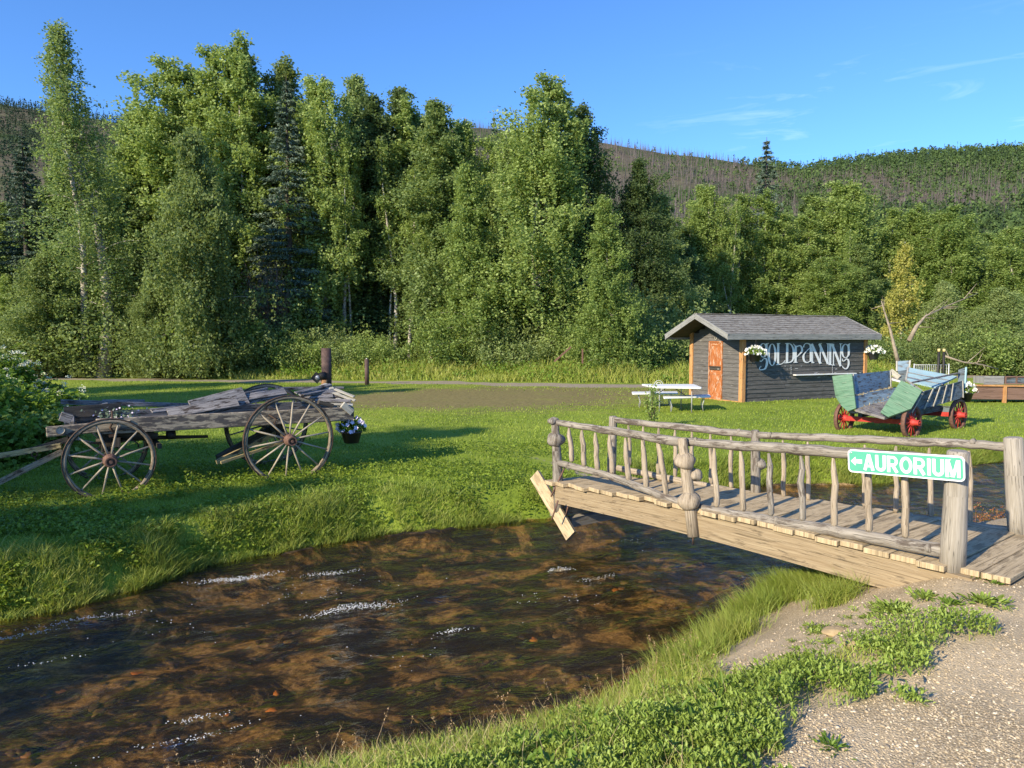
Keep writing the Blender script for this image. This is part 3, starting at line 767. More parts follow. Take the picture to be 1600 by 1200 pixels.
# ------------------------------------------------------------------ trees
def unit(v): return v/np.linalg.norm(v)
def birch_mesh(H, Rm, hb, nb, nl, leaf, seed, prof=None, mat='birchleaf', droop=.35, forks=0, spread=.16, lean=0, weep=.5, bark='birchbark', lsz=.128, tw=1, fork0=.15, foff=0):
    nl = int(nl*1.55)
    """returns (trunk mesh, crown mesh), base at the origin"""
    r = np.random.default_rng(seed); random.seed(seed)
    mb = MB()
    stems = []
    for s in range(1+forks):
        a = r.uniform(0, 6.28); off = 0 if s == 0 else (foff or r.uniform(.05, .13))*H
        hh = H*(1 if s == 0 else r.uniform(.78, .95)); pts = []
        kx, ky = r.normal(0, .012, 2)
        for i in range(11):
            t = i/10
            fk = off*sm(np.array((t-fork0)/.5)) if s else 0
            pts.append((float(math.cos(a)*fk+lean*H*t*t+kx*H*math.sin(t*5)), float(math.sin(a)*fk+ky*H*math.sin(t*4+1)), -.15+(hh+.15)*t))
        rad = [max(.012*H*(1-t)**.8*(1 if s == 0 else .6)*(1.25 if t == 0 else 1), .012)*tw for t in np.linspace(0, 1, 11)]
        mb.tube(pts, rad, 8, .06); stems.append(np.array(pts))
    prof = prof or (lambda t: (1-t)**.62*min(1, t/.18+.4))
    C = []
    # irregular lobes so that the outline is uneven and the sky shows through
    lob = r.uniform(.55, 1.25, (6, 9))
    for b in range(nb):
        st = stems[b % len(stems)]
        t = (b+r.uniform(0, 1))/nb; z = hb+(H*.99-hb)*t**.9
        az = b*2.4+r.uniform(-.5, .5)
        L = Rm*prof(t)*lob[int(az/6.28*6) % 6, int(t*8.99)]*r.uniform(.6, 1.12)
        k = np.interp(z, st[:, 2], st[:, 0]), np.interp(z, st[:, 2], st[:, 1])
        up = r.uniform(.35, .75)+.7*t
        d = np.array([math.cos(az), math.sin(az), up]); d /= np.linalg.norm(d)
        m = 6; P_ = []
        for i in range(m+1):
            q = i/m
            P_.append((k[0]+d[0]*L*q*1.1, k[1]+d[1]*L*q*1.1, z-L*.25+d[2]*L*q-droop*L*q*q*1.4))
        P_ = np.array(P_)
        if L > .5: mb.tube([tuple(p) for p in P_[:6]], [max(.0016*H*(1-i/6), .007)*tw for i in range(6)], 4, 0, False)
        n = int(nl/nb*(.35+L/Rm/.6)*1.1)+8
        q = r.beta(1.6, 1.1, n)
        base = np.stack([np.interp(q*m, range(m+1), P_[:, c]) for c in range(3)], 1)
        # sub-clumps hanging off the limb
        nc = max(3, int(L*2.6)); cc = r.normal(0, spread*L*.75+.12, (nc, 3)); cc[:, 2] *= .6
        ci = r.integers(0, nc, n)
        pts = base+cc[ci]+r.normal(0, .11+.035*L, (n, 3))
        # hanging sprays
        ns_ = max(4, int(L*7)); so = np.stack([np.interp(r.uniform(.35, 1, ns_)*m, range(m+1), P_[:, c]) for c in range(3)], 1)+r.normal(0, .10*L+.08, (ns_, 3)); sl_ = r.uniform(.3, 1.5, ns_)*weep
        sk = r.random(n) < .5; si = r.integers(0, ns_, n)
        hang = so[si]+r.normal(0, .055, (n, 3)); hang[:, 2] -= r.random(n)*sl_[si]*1.5
        pts = np.where(sk[:, None], hang, pts)
        C.append(pts)
    C = np.concatenate(C); C = C[C[:, 2] > .1]
    V_, F_ = diamonds(C, np.full(len(C), lsz), r, .68, .3)
    tm = mb.mesh('trunk'); tm.materials.append(M[bark])
    return tm, np_mesh('crown', V_, F_, M[mat])
def spruce_mesh(H, Rm, seed, mat='spruceleaf', nl=36000, sparse=0, lsz=.17):
    r = np.random.default_rng(seed); random.seed(seed); mb = MB()
    mb.tube([(0, 0, -.1), (0, .03, H*.5), (0, 0, H)], [.014*H, .009*H, .01], 7, .05)
    C = []; A = []
    levels = int(H*2.6)
    for i in range(levels):
        t = (i+.5)/levels; z = .06*H+.93*H*t
        L0 = Rm*((1-t)**.85)*(1 if t > .1 else .8)+.12
        for j in range(7):
            if r.random() < sparse: continue
            az = r.uniform(0, 6.28); L = L0*r.uniform(.65, 1.15); n = int(nl/levels/7*(L/Rm/.5)**.9)+5
            q = r.beta(1.5, 1, n)*L
            zz = z-.22*q-.10*q*q/Rm+.25*(q/L)**3*L*.5
            side = r.normal(0, .10*L+.05, n)*(q/L)
            c = np.stack([math.cos(az)*q-math.sin(az)*side, math.sin(az)*q+math.cos(az)*side, zz-np.abs(r.normal(0, .10, n))], 1)
            C.append(c); A.append(np.tile([[math.cos(az), math.sin(az), -.5]], (n, 1)))
            if L > .6 and j < 4: mb.tube([(0, 0, z), (math.cos(az)*L*.9, math.sin(az)*L*.9, z-.25*L)], [.02, .006], 3, 0, False)
    C = np.concatenate(C); A = np.concatenate(A)+r.normal(0, .55, (sum(map(len, A)), 3)); A /= np.linalg.norm(A, axis=1)[:, None]
    B = r.normal(size=A.shape); B -= (B*A).sum(1)[:, None]*A; B /= np.linalg.norm(B, axis=1)[:, None]
    s = (lsz*r.uniform(.7, 1.3, len(C)))[:, None]
    V_ = np.stack([C-A*s*.6, C+B*s*.2, C+A*s*.6, C-B*s*.2], 1).reshape(-1, 3)
    tm = mb.mesh('trunk'); tm.materials.append(M['darkbark'])
    return tm, np_mesh('crown', V_, np.arange(len(V_)).reshape(-1, 4), M[mat])
def shrub_mesh(H, Rm, seed, mat='willowleaf', nl=14000, lsz=.105, bare=False):
    r = np.random.default_rng(seed); random.seed(seed); mb = MB(); C = []
    ns = 16
    for i in range(ns):
        az = r.uniform(0, 6.28); rr = Rm*math.sqrt(r.uniform(0.02, 1)); h = H*(1-.45*(rr/Rm)**2)*r.uniform(.7, 1.1)
        p = np.array([(0.1*math.cos(az), .1*math.sin(az), -.05), (rr*.5*math.cos(az), rr*.5*math.sin(az), h*.5), (rr*math.cos(az), rr*math.sin(az), h)])
        mb.tube([tuple(x) for x in p], [.03, .018, .006], 4, 0, False)
        n = nl//ns; q = r.beta(1.3, .8, n)*2
        base = np.stack([np.interp(q, range(3), p[:, c]) for c in range(3)], 1)
        nc = 9; cc = r.normal(0, .22*Rm+.1, (nc, 3))
        c = base+cc[r.integers(0, nc, n)]*np.array([1, 1, .5])+r.normal(0, .13, (n, 3))
        C.append(c)
        if bare:
            for _ in range(26):
                q0 = r.uniform(.3, 1.9); b0 = [float(np.interp(q0, range(3), p[:, c])) for c in range(3)]; d = r.normal(0, .35, 3); d[2] = abs(d[2])+.45
                mb.tube([b0, tuple(np.array(b0)+d*.5), tuple(np.array(b0)+d*r.uniform(.9, 1.6))], [.012, .008, .004], 3, 0, False)
    C = np.concatenate(C); C = C[(C[:, 2] > .03)]
    V_, F_ = diamonds(C, np.full(len(C), lsz), r, .6)
    tm = mb.mesh('stems'); tm.materials.append(M['darkbark'] if not bare else M['twig'])
    return tm, np_mesh('foliage', V_, F_, M[mat])

wide = lambda t: (1-t)**.45*min(1, t/.15+.5)
column = lambda t: (1-t)**.42*.9*min(1, t/.3+.4)
KIND = {
 'birchA': (16, birch_mesh(16, 3.2, 1.4, 78, 34000, 0, 1, None, 'birchleaf')),
 'birchB': (16, birch_mesh(16, 2.9, 2.4, 72, 30000, 0, 2, column, 'birchleaf2', forks=1)),
 'birchC': (16, birch_mesh(16, 3.6, 1.2, 84, 36000, 0, 3, wide, 'birchleaf2', forks=1, weep=.8)),
 'birchD': (16, birch_mesh(16, 3.0, 3.5, 60, 22000, 0, 4, column, 'willowleaf')),
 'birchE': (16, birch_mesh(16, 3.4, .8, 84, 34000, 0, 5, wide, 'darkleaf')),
 'open': (20, birch_mesh(20, 2.9, 3.0, 110, 17000, 0, 6, lambda t: (1-t)**.55*min(1, t/.35+.3)*1.05, 'birchleaf', forks=1, lsz=.12, weep=.8, spread=.16, foff=.05, tw=1.3, fork0=.33)),
 'slender': (16, birch_mesh(16, 1.7, 6.5, 40, 8000, 0, 21, column, 'birchleaf2', forks=1, lsz=.12, tw=.8, foff=.06)),
 'low': (9, birch_mesh(9, 3.0, .2, 72, 30000, 0, 7, wide, 'willowleaf', lsz=.11)),
 'young': (10, birch_mesh(10, 2.6, .3, 80, 26000, 0, 8, lambda t: (1-t)**.7*min(1, t/.2+.6), 'birchleaf2', lsz=.11)),
 'spruce': (17, spruce_mesh(17, 2.9, 9)),
 'spruceB': (17, spruce_mesh(17, 1.7, 10, nl=17000, sparse=.25)),
 'yellow': (9, birch_mesh(9, 1.9, 2.5, 30, 3600, 0, 11, wide, 'yellowleaf', lsz=.15)),
 'shrub': (2.6, shrub_mesh(2.6, 1.7, 12)),
 'shrubB': (2.2, shrub_mesh(2.2, 1.6, 13, 'birchleaf2')),
 'shrubD': (2.6, shrub_mesh(2.6, 1.9, 14, 'birchleaf')),
 'dead': (5, shrub_mesh(5, 1.5, 15, 'twig', 1500, .1, True)),
}
TAGN = {'birch': ('birch_tree', 'birch tree'), 'open': ('birch_tree', 'birch tree'), 'slender': ('birch_tree', 'birch tree'), 'low': ('willow_tree', 'willow tree'), 'young': ('birch_tree', 'birch tree'),
        'spruce': ('spruce_tree', 'spruce tree'), 'yellow': ('birch_tree', 'birch tree'), 'shrub': ('shrub', 'shrub'), 'dead': ('dead_shrub', 'dead shrub')}
def tree(kind, px, Y, top=None, H=None, width=None, label=None, group=None, rz=None, base=None):
    h0, (tm, cm) = KIND[kind]
    x = (px-800)/FPX*Y
    zb = gz(x, Y) if base is None else base
    if H is None: H = P(px, top, Y=Y).z-zb
    s = H/h0; width = (width or 1)*(1.45 if kind.startswith('birch') else 1.15 if kind in ('young', 'low') else 1)
    key = next(k for k in TAGN if kind.startswith(k)); nm, cat = TAGN[key]
    o = thing(nm, label, cat, (x, Y, zb), random.uniform(0, 6.28) if rz is None else rz, group)
    w = width or 1.0
    o.scale = (s*w, s*w, s)
    isb = key in ('shrub', 'dead')
    link_mesh('stems' if isb else 'trunk', tm, o); link_mesh('foliage' if isb else 'crown', cm, o)
    return o
random.seed(3)
T = [
 # kind, column, distance, top row, width, label
 ('open', 143, 40.5, 38, 1.3, 'tallest birch at the left with forked white trunk and open crown against the sky'),
 ('spruce', 48, 45, 205, 1.1, 'blue-green spruce left of the tall forked birch'),
 ('low', 75, 40, 395, 1.25, 'broad low willow at the foot of the forest left of the tall forked birch'),
 ('birchA', 100, 47, 250, 1.1, 'leafy birch just behind and left of the tall forked white trunk'),
 ('birchA', 213, 48, 172, .9, 'birch with grey-green crown right of the tallest birch'),
 ('birchE', 185, 46, 300, 1.2, 'dark shaded birch right beside the tall forked white trunk'),
 ('birchC', 292, 49, 100, .95, 'birch forming the left shoulder of the highest tree group'),
 ('birchB', 343, 48, 68, .85, 'highest birch of the big group with twin white trunks'),
 ('birchA', 392, 49, 82, .95, 'birch crown right of the highest one in the big group'),
 ('birchD', 437, 50, 93, .9, 'thin topped birch directly behind the big blue-green spruce'),
 ('low', 312, 39.5, 205, .78, 'rounded pale willow in front of the big birch group reaching to the ground'),
 ('spruce', 455, 45, 118, 1.1, 'big blue-green spruce in the middle of the left forest'),
 ('birchC', 512, 46, 122, .82, 'bright drooping birch right of the big blue-green spruce'),
 ('birchA', 556, 52, 116, .8, 'brownish topped birch poking up behind its neighbours'),
 ('birchE', 592, 49, 150, .95, 'dark birch in the shaded recess of the forest'),
 ('birchE', 622, 50, 132, .9, 'rounded dark birch top left of the notch in the treeline'),
 ('birchB', 655, 51, 170, .9, 'slim birch just left of the low notch'),
 ('birchA', 688, 46, 152, .95, 'full birch right of the dark recess behind the small post'),
 ('young', 735, 42, 260, 1.0, 'bright young birch with foliage down to the tall grass'),
 ('birchC', 733, 48, 188, .9, 'middle height birch at the dip of the treeline'),
 ('spruceB', 772, 50, 176, .85, 'narrow dark spruce tip between two birches'),
 ('birchC', 856, 43.5, 127, .95, 'tall weeping birch left of the shed with pale trunk'),
 ('birchE', 905, 46, 165, .8, 'shaded birch shoulder right behind the tall weeping birch'),
 ('birchA', 803, 46, 200, .9, 'dark green birch left of the tall weeping birch'),
 ('young', 950, 38.5, 308, 1.0, 'pale green young birch closest to the lawn left of the shed'),
 ('birchE', 990, 46, 245, .85, 'dark birch behind the pale young birch'),
 ('birchA', 1035, 47, 300, 1.0, 'low dark tree sloping down towards the shed roof'),
 ('birchE', 1078, 50, 385, 1.1, 'round dark tree in the gap behind the shed gable'),
 ('birchC', 1105, 55, 288, 1.0, 'yellow-green birch above the left end of the shed roof'),
 ('birchB', 1152, 57, 300, 1.0, 'grey stemmed birch left of the tall lone spruce'),
 ('spruceB', 1191, 74, 214, 1.55, 'tall lone spruce standing out above the birches behind the shed'),
 ('birchB', 1215, 57, 330, 1.3, 'leafy birch below the tall lone spruce'),
 ('birchA', 1258, 60, 300, 1.2, 'bright birch above the middle of the shed roof'),
 ('birchC', 1318, 58, 283, 1.15, 'highest rounded birch above the right end of the shed'),
 ('birchC', 1290, 52, 400, 1.5, 'low bright birch directly behind the shed roof'),
 ('birchA', 1345, 54, 380, 1.4, 'full leafed birch right of the shed roof'),
 ('birchB', 1385, 58, 322, 1.1, 'thin grey-green birch between the shed and the yellow crown'),
 ('yellow', 1407, 47, 378, 1.0, 'small birch with yellow leaves standing in front of the green ones'),
 ('birchB', 1425, 58, 328, 1.4, 'pale birch behind the yellow leaved one'),
 ('birchC', 1462, 56, 325, 1.25, 'bright green birch right of the yellow leaved one'),
 ('birchA', 1507, 58, 345, 1.2, 'rounded birch above the leaning broken trunk'),
 ('birchC', 1580, 52, 352, 1.25, 'large birch at the right edge of the photograph'),
 ('low', 1560, 45, 450, 1.5, 'low willow behind the wooden trough'),
 ('birchC', 1535, 60, 400, 1.4, 'darker birch in the dip left of the right edge birch'),
 ('low', 1470, 46, 440, 1.1, 'willow mass behind the leaning broken trunk'),
 ('birchA', -30, 44, 330, 1.2, 'birch cut by the left edge of the photograph'),
 ('young', 20, 43, 430, 1.3, 'leafy young birch at the far left above the white flowers'),
 ('low', 235, 40, 430, .9, 'dense willow between the tall forked birch and the rounded pale willow'),
 ('birchA', 1640, 55, 330, 1.2, 'birch beyond the right edge of the photograph'),
]
for k, px, Y, top, w, lab in T: tree(k, px, Y, top=top, width=w, label=lab)
# the second and third ranks that close the wall of forest
i = 0
for px in range(-60, 1060, 62):
    if 600 < px < 640: continue
    edge = np.interp(px, [-60, 60, 200, 260, 340, 450, 600, 740, 850, 950, 1060], [330, 300, 255, 190, 140, 150, 215, 265, 240, 300, 360])
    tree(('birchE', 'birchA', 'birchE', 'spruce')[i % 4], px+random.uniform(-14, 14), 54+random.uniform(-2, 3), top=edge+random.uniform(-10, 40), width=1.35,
         label='tree deep in the forest, mostly hidden behind the front row of birches', group='trees hidden deep in the left forest'); i += 1
for px in range(1080, 1700, 75):
    edge = 405+random.uniform(-15, 30)
    tree(('birchC', 'birchA', 'birchB')[i % 3], px, 64+random.uniform(-2, 3), top=edge-40, width=1.6,
         label='tree in the back rank behind the shed and trough, mostly hidden', group='hidden trees of the back rank behind the shed'); i += 1
for px in (365, 508, 545, 605, 645, 685, 790, 1140, 1330):
    tree('slender', px+random.uniform(-6, 6), (46.5 if px < 1050 else 54)+random.uniform(-.6, .8), top=(240 if px < 1050 else 330)+random.uniform(-45, 35), width=1.1,
         label='slender pale stemmed birch standing among the thicker trees of the forest edge', group='slender birches at the forest edge')
# shrubs at the foot of the forest
SH = [('shrub', 180, 42.5, 470, 1.2), ('shrub', 232, 42, 468, 1.2), ('shrub', 290, 41.5, 480, 1.2), ('shrubB', 345, 42, 485, 1.2), ('shrub', 392, 42, 495, 1.1), ('shrub', 440, 42, 500, 1.1),
      ('shrubB', 475, 41.5, 525, 1.1), ('shrub', 530, 42, 518, 1.0), ('shrubB', 575, 42, 525, 1.0), ('shrubB', 605, 42, 530, .9), ('shrub', 700, 43, 548, 1.2), ('shrub', 790, 42, 500, 1.1),
      ('shrub', 880, 42, 495, 1.1), ('shrub', 1005, 42, 465, 1.0), ('shrubD', 1052, 46, 470, 1.1), ('shrubB', 920, 40.5, 520, 1.0), ('shrubB', 975, 40, 505, 1.0), ('shrub', 60, 41, 490, 1.3),
      ('shrubB', 120, 42, 500, 1.2), ('shrubD', 1385, 46, 520, 1.1), ('shrub', 1430, 45, 525, 1.1), ('shrub', 1500, 44, 515, 1.2), ('shrubB', 1560, 43, 515, 1.2),
      ('shrub', 1610, 42, 510, 1.2), ('shrubB', 1460, 47, 505, 1.2)]
names = ['dense shrub with cream flecked leaves at the forest foot', 'rounded willow shrub', 'broad green shrub', 'bright leafy shrub']
for j, (k, px, Y, top, w) in enumerate(SH):
    where = ('at the far left' if px < 150 else 'below the rounded pale willow' if px < 420 else 'behind the rusty pipe post' if px < 550 else 'behind the small brown post' if px < 650
             else 'under the birches between post and shed' if px < 950 else 'just left of the shed' if px < 1100 else 'behind the ore wagon')
    tree(k, px, Y, top=top, width=w, label='leafy green shrub '+where, group='shrubs '+where)
tree('dead', 420, 43.2, top=392, width=.7, label='reddish brown dead bush with bare twigs in front of the spruce')

# leaning and broken trunks behind the ore wagon
def snag(name, lab, pts, rad, Y, mat='snag', twigs=0):
    W_ = [P(a, b, Y=Y+dy) for a, b, dy in pts]; mb = MB(); o0 = Vector((W_[0].x, W_[0].y, W_[0].z))
    o = thing(name, lab, 'fallen trunk' if 'lean' in lab or 'fallen' in lab else 'dead tree', o0)
    mb.tube([w-o0 for w in W_], rad, 8, .1); mb.build('trunk', M[mat], o)
    if twigs:
        for _ in range(twigs):
            t = MB()
            i = random.randrange(1, len(W_)); b = W_[i-1].lerp(W_[i], random.random())-o0
            d = Vector((random.uniform(-.4, .7), random.uniform(-.4, .4), random.uniform(-.2, .8)))
            t.tube([b, b+d*.6, b+d*1.3], [.03, .02, .008], 4, 0, False)
            t.build('branch', M[mat], o)
snag('dead_tree', 'pale dead trunk leaning left behind the ore wagon', ((1404, 568, 0), (1398, 545, 0), (1391, 515, .2), (1383, 490, .4), (1377, 470, .5)), [.12, .09, .06, .045, .02], 39, twigs=5)
snag('broken_trunk', 'broken trunk with pale wood leaning right across the trees', ((1420, 533, 0), (1432, 510, 0), (1446, 494, .3), (1480, 478, .6), (1528, 458, 1)), [.13, .10, .055, .035, .015], 40, twigs=9)
snag('fallen_branch', 'thin fallen branch lying low among the shrubs behind the trough', ((1475, 556, 0), (1505, 566, 0), (1535, 570, .3), (1560, 577, .4)), [.05, .045, .035, .02], 37, twigs=5)
if 0: snag('dead_tree', 'thin pale dead stem standing in the birches left of the yellow crown', ((1375, 480, 0), (1366, 430, 0), (1360, 390, .2)), [.08, .06, .03], 46)

# shade trees outside the picture, to the left of and behind the camera
def shade(kind, x, y, H, w, lab):
    o = tree(kind, 800, 1, H=H, width=w, label=lab); o.location = (x, y, gz(x, y)); return o

# tall grass between the track and the forest
X, Y = px_scatter(90000, -250, 1850, 566, 597, -.42)
ok = (Y < 60); X, Y = X[ok], Y[ok]
dtt = seg_dist(X, Y, TRACK)
ex = rng.uniform(-60, 60, 60000); ey = rng.uniform(33, 47, 60000); X = np.concatenate([X, ex]); Y = np.concatenate([Y, ey])
dtt = seg_dist(X, Y, TRACK); ty = np.interp(X, [p[0] for p in TRACK], [p[1] for p in TRACK])
ok = (Y > ty+1.35+vnoise(X, Y, 1.5, 101)*.8) & (Y < ty+14); X, Y, ty = X[ok], Y[ok], ty[ok]
h = (.22+.75*sm((Y-ty-1.3)/3.5))*rng.uniform(.5, 1.25, len(X))*(.4+.9*vnoise(X, Y, 1.8, 102))
V1, F1 = blades(np.stack([X, Y, height(X, Y)-.02], 1), h, rng.uniform(.03, .055, len(X)), .5, rng)
link_mesh('tall_grass', np_mesh('tall_grass', V1, F1, M['tallgrass']))['kind'] = 'stuff'
# broad-leaved weeds in the same belt
ex = rng.uniform(-32, 28, 26000); ey = rng.uniform(34, 44, 26000); ty = np.interp(ex, [p[0] for p in TRACK], [p[1] for p in TRACK])
ok = (ey > ty+2.2) & (vnoise(ex, ey, 1.3, 111) > .45); ex, ey, ty = ex[ok], ey[ok], ty[ok]
C = np.stack([ex, ey, height(ex, ey)+rng.uniform(.05, .75, len(ex))*np.clip((ey-ty-1.4)/2.5, .2, 1.1)], 1)
C = np.repeat(C, 3, 0)+rng.normal(0, .14, (len(C)*3, 3))
V1, F1 = diamonds(C, np.full(len(C), .14), rng, .6)
link_mesh('roadside_weeds', np_mesh('roadside_weeds', V1, F1, M['weed']))['kind'] = 'stuff'

# ------------------------------------------------------------------ hills
RPX = [-2600, -900, -300, 0, 60, 200, 450, 740, 800, 930, 1000, 1090, 1180, 1250, 1320, 1400, 1500, 1600, 1900, 2600, 4200]
RPY = [330, 210, 170, 166, 178, 200, 215, 207, 212, 226, 240, 252, 264, 268, 258, 249, 244, 238, 225, 230, 330]
def hill_z(X, Y):
    k = X/np.maximum(Y, 1)*FPX+800
    rp = np.interp(k, RPX, RPY)+3*(vnoise(k, k*0, 40, 121)-.5)
    D = 640.0
    zr = 1.6+(HOR-rp)/FPX*D
    t = np.clip((Y-110)/(D-110), 0, 1)
    z = -.6+(zr+.6)*(t**1.25)+(vnoise(X, Y, 55, 122)-.5)*14*t*(1-t)*2.5
    z = z-np.clip(Y-D, 0, 1e9)*.12
    return z
hk = np.linspace(-2600, 4200, 330); hy = np.concatenate([np.linspace(105, 640, 60), np.array([660, 700, 800, 1000])])
K, HY = np.meshgrid(hk, hy); HX = (K-800)/FPX*HY; HZ = hill_z(HX, HY)
ny, nx = K.shape; I = (np.arange(ny-1)[:, None]*nx+np.arange(nx-1)[None, :]).ravel()
def hillmat():
    m, nt, out = new_mat('hillside'); g = G(nt); co = g.n('NewGeometry').outputs['Position']
    a = g.ramp(g.noise(co, .12, 6, .75), [(.35, (.075, .065, .045)), (.55, (.13, .115, .080)), (.7, (.12, .14, .06))])
    b = g.ramp(g.noise(co, .2, 5, .7), [(.35, (.03, .055, .02)), (.65, (.07, .11, .03))])
    c = g.mix(g.mr(g.noise(g.map(co, (1, 1, 2)), .011, 5, .6), .44, .56), a, b)
    g.out(out, g.bsdf(c, .95, spec=.05)); return m
link_mesh('hills', np_mesh('hills', np.stack([HX.ravel(), HY.ravel(), HZ.ravel()], 1), np.stack([I, I+1, I+nx+1, I+nx], 1), hillmat(), True))['kind'] = 'structure'
def hill_pts(n, x0, x1, y0=200, y1=655):
    k = rng.uniform(x0, x1, n); Y = np.sqrt(rng.uniform(y0**2, y1**2, n)); X = (k-800)/FPX*Y
    return X, Y, k
def rowpx(X, Y, Z):
    d = Y*cp-(Z-1.6)*sp; return 600-FPX*((Z-1.6)*cp+Y*sp)/d
def greenness(X, Y, k):
    z = hill_z(X, Y); row = rowpx(X, Y, z); rp = np.interp(k, RPX, RPY)
    n = vnoise(X, Y, 60, 131)*.7+vnoise(X, Y, 22, 132)*.4
    top = sm((k-1150)/60)*np.clip(1-(row-rp)/(10+16*np.clip((k-1180)/400, 0, 1)), 0, 1)
    low = sm((row-325)/60)*sm((k-1250)/150)
    lft = sm((520-k)/150)*.95
    mid = .30+.75*(n-.5)
    return np.clip(top*1.3+low*1.1+lft+mid*sm((k-1080)/200)+.06, 0, 1)
X, Y, k = hill_pts(30000, -300, 2000)
gn = greenness(X, Y, k); ok = rng.random(len(X)) > gn*1.05; Xb, Yb = X[ok], Y[ok]; Zb = hill_z(Xb, Yb); n = len(Xb)
h = rng.uniform(4.5, 10, n); w = rng.uniform(.16, .30, n); lx, ly = rng.normal(0, .25, (2, n))
b = np.stack([Xb, Yb, Zb-.5], 1)
tri = []
for a in (0, 2.094, 4.188):
    tri.append(b+np.stack([np.cos(a)*w, np.sin(a)*w, w*0], 1))
tri.append(b+np.stack([lx, ly, h], 1))
Vb = np.stack(tri, 1).reshape(-1, 3); i4 = np.arange(n)*4
Fb = np.concatenate([np.stack([i4, i4+1, i4+3], 1), np.stack([i4+1, i4+2, i4+3], 1), np.stack([i4+2, i4, i4+3], 1)])
# stub branches of the dead poles
sb = np.repeat(np.arange(n), 5); tt = rng.uniform(.35, .95, len(sb)); az = rng.uniform(0, 6.28, len(sb)); L = rng.uniform(.5, 1.3, len(sb))*(1.15-tt)
c0 = np.stack([Xb[sb]+lx[sb]*tt, Yb[sb]+ly[sb]*tt, Zb[sb]+h[sb]*tt], 1)
c1 = c0+np.stack([np.cos(az)*L, np.sin(az)*L, -.2*L], 1)
Vs = np.stack([c0+np.array([0, 0, .07]), c0-np.array([0, 0, .07]), c1], 1).reshape(-1, 3)
Fs = np.arange(len(Vs)).reshape(-1, 3)
link_mesh('burnt_forest', np_mesh('burnt_forest', np.concatenate([Vb, Vs]), np.concatenate([Fb, Fs+len(Vb)]), M['burnt']))['kind'] = 'stuff'
def far_crowns(n, x0, x1, mat, name, wr, hr, thr, conif, y0=160):
    X, Y, k = hill_pts(n, x0, x1, y0); gn = greenness(X, Y, k); ok = rng.random(len(X)) < gn*thr; X, Y = X[ok], Y[ok]
    m = 22; n = len(X); Z = hill_z(X, Y); W = rng.uniform(*wr, n); Hh = rng.uniform(*hr, n)
    t = rng.uniform(0, 1, (n, m)); a = rng.uniform(0, 6.28, (n, m))
    rr = W[:, None]*((1-t)**.9 if conif else np.sqrt(np.clip(1-(2*t-.9)**2, .05, 1)))*rng.uniform(.55, 1, (n, m))
    C = np.stack([X[:, None]+rr*np.cos(a), Y[:, None]+rr*np.sin(a), Z[:, None]+Hh[:, None]*(.08+.92*t)], 2).reshape(-1, 3)
    V_, F_ = diamonds(C, np.repeat(W, m)*(.75 if conif else .8), rng, .7)
    link_mesh(name, np_mesh(name, V_, F_, M[mat]))['kind'] = 'stuff'
far_crowns(5000, -350, 560, 'fardark', 'left_spruce_hillside', (.9, 1.7), (6, 11), 1.2, True)
far_crowns(9000, 1000, 2000, 'fargreen', 'far_birch_woods', (1.3, 2.4), (4, 7.5), 1.0, False)
far_crowns(9000, -350, 2000, 'fardark', 'far_spruce_woods', (.8, 1.5), (6, 10), .55, True)
SAZ=225; SEL=26; EXPO=0.82
SHADE=[(-13.5,-4,7.2),(-15.5,-3,9.5),(-17,1.0,11),(-18.5,4.5,5.5),(-22,13.5,12),(-24,15,12),(-27,21,12)]

# ------------------------------------------------------------------ footbridge
C0 = P(1487, 897, z=-.02); A0 = P(870, 752, z=-.02); F0 = P(1590, 845, z=-.02); D0 = P(958, 744, z=-.02)
e1 = (A0-C0); BL = e1.length; e1.normalize(); nrm = Vector((e1.y, -e1.x, 0)) if (Vector((e1.y, -e1.x, 0)).y < 0) else Vector((-e1.y, e1.x, 0))
bridge = thing('footbridge', 'rustic log footbridge with burl posts and plank deck crossing the creek', 'footbridge', C0)
O = C0
def bp(px, py, a=C0, b=A0, off=0):
    q = online((a.x+nrm.x*off, a.y+nrm.y*off), (b.x+nrm.x*off, b.y+nrm.y*off), px)
    return P(px, py, Y=q.y)
def part(mb, name, mat, par=bridge, off=None, **k): return mb.build(name, mat, par, off=O if off is None else off, **k)
def rel(v, o=None): return Vector(v)
def wig(a, b, n, amp):
    return [Vector(a).lerp(Vector(b), i/n)+Vector((random.uniform(-amp, amp), random.uniform(-amp, amp), random.uniform(-amp, amp)))*(0 if i in (0, n) else 1) for i in range(n+1)]
# posts
def post(px, ptop, pbot, a, b, r0, r1, mat='greylog', extra=(), off=0):
    mb = MB(); t = bp(px[0], ptop, a, b, off); bt = bp(px[1], pbot, a, b, off)
    mb.tube([bt, bt.lerp(t, .3), bt.lerp(t, .65), t-(t-bt).normalized()*.01, t], [r0, r0*1.0, (r0+r1)/2, r1, r1*.8], 14, .035)
    for y, rr, dx in extra:
        k = (y-pbot)/(ptop-pbot); c = bt.lerp(t, k)+Vector((dx, dx*.3, 0))
        mb.blob(c, rr, 20, 14, .10, (1.08, 1.08, .88))
    o = part(mb, 'post', M[mat]); return o
post((1497, 1487), 704, 900, C0, A0, .082, .070, 'post')
post((1583, 1593), 683, 850, F0, D0, .078, .070, 'post')
post((867, 874), 653, 800, C0, A0, .060, .043, 'greylog', ((687, .092, -.0), (658, .052, -.03)))
post((958, 955), 650, 748, F0, D0, .055, .048, 'greylog')
post((1066, 1084), 684, 838, C0, A0, .058, .045, 'paleLog', ((721, .088, .0), (743, .068, .075), (783, .098, -.0)), off=.085)
post((1180, 1181), 672, 793, F0, D0, .050, .042, 'greylog', ((725, .070, .04),))
for q in bridge.children:
    if len(q.data.vertices) > 250:
        pass
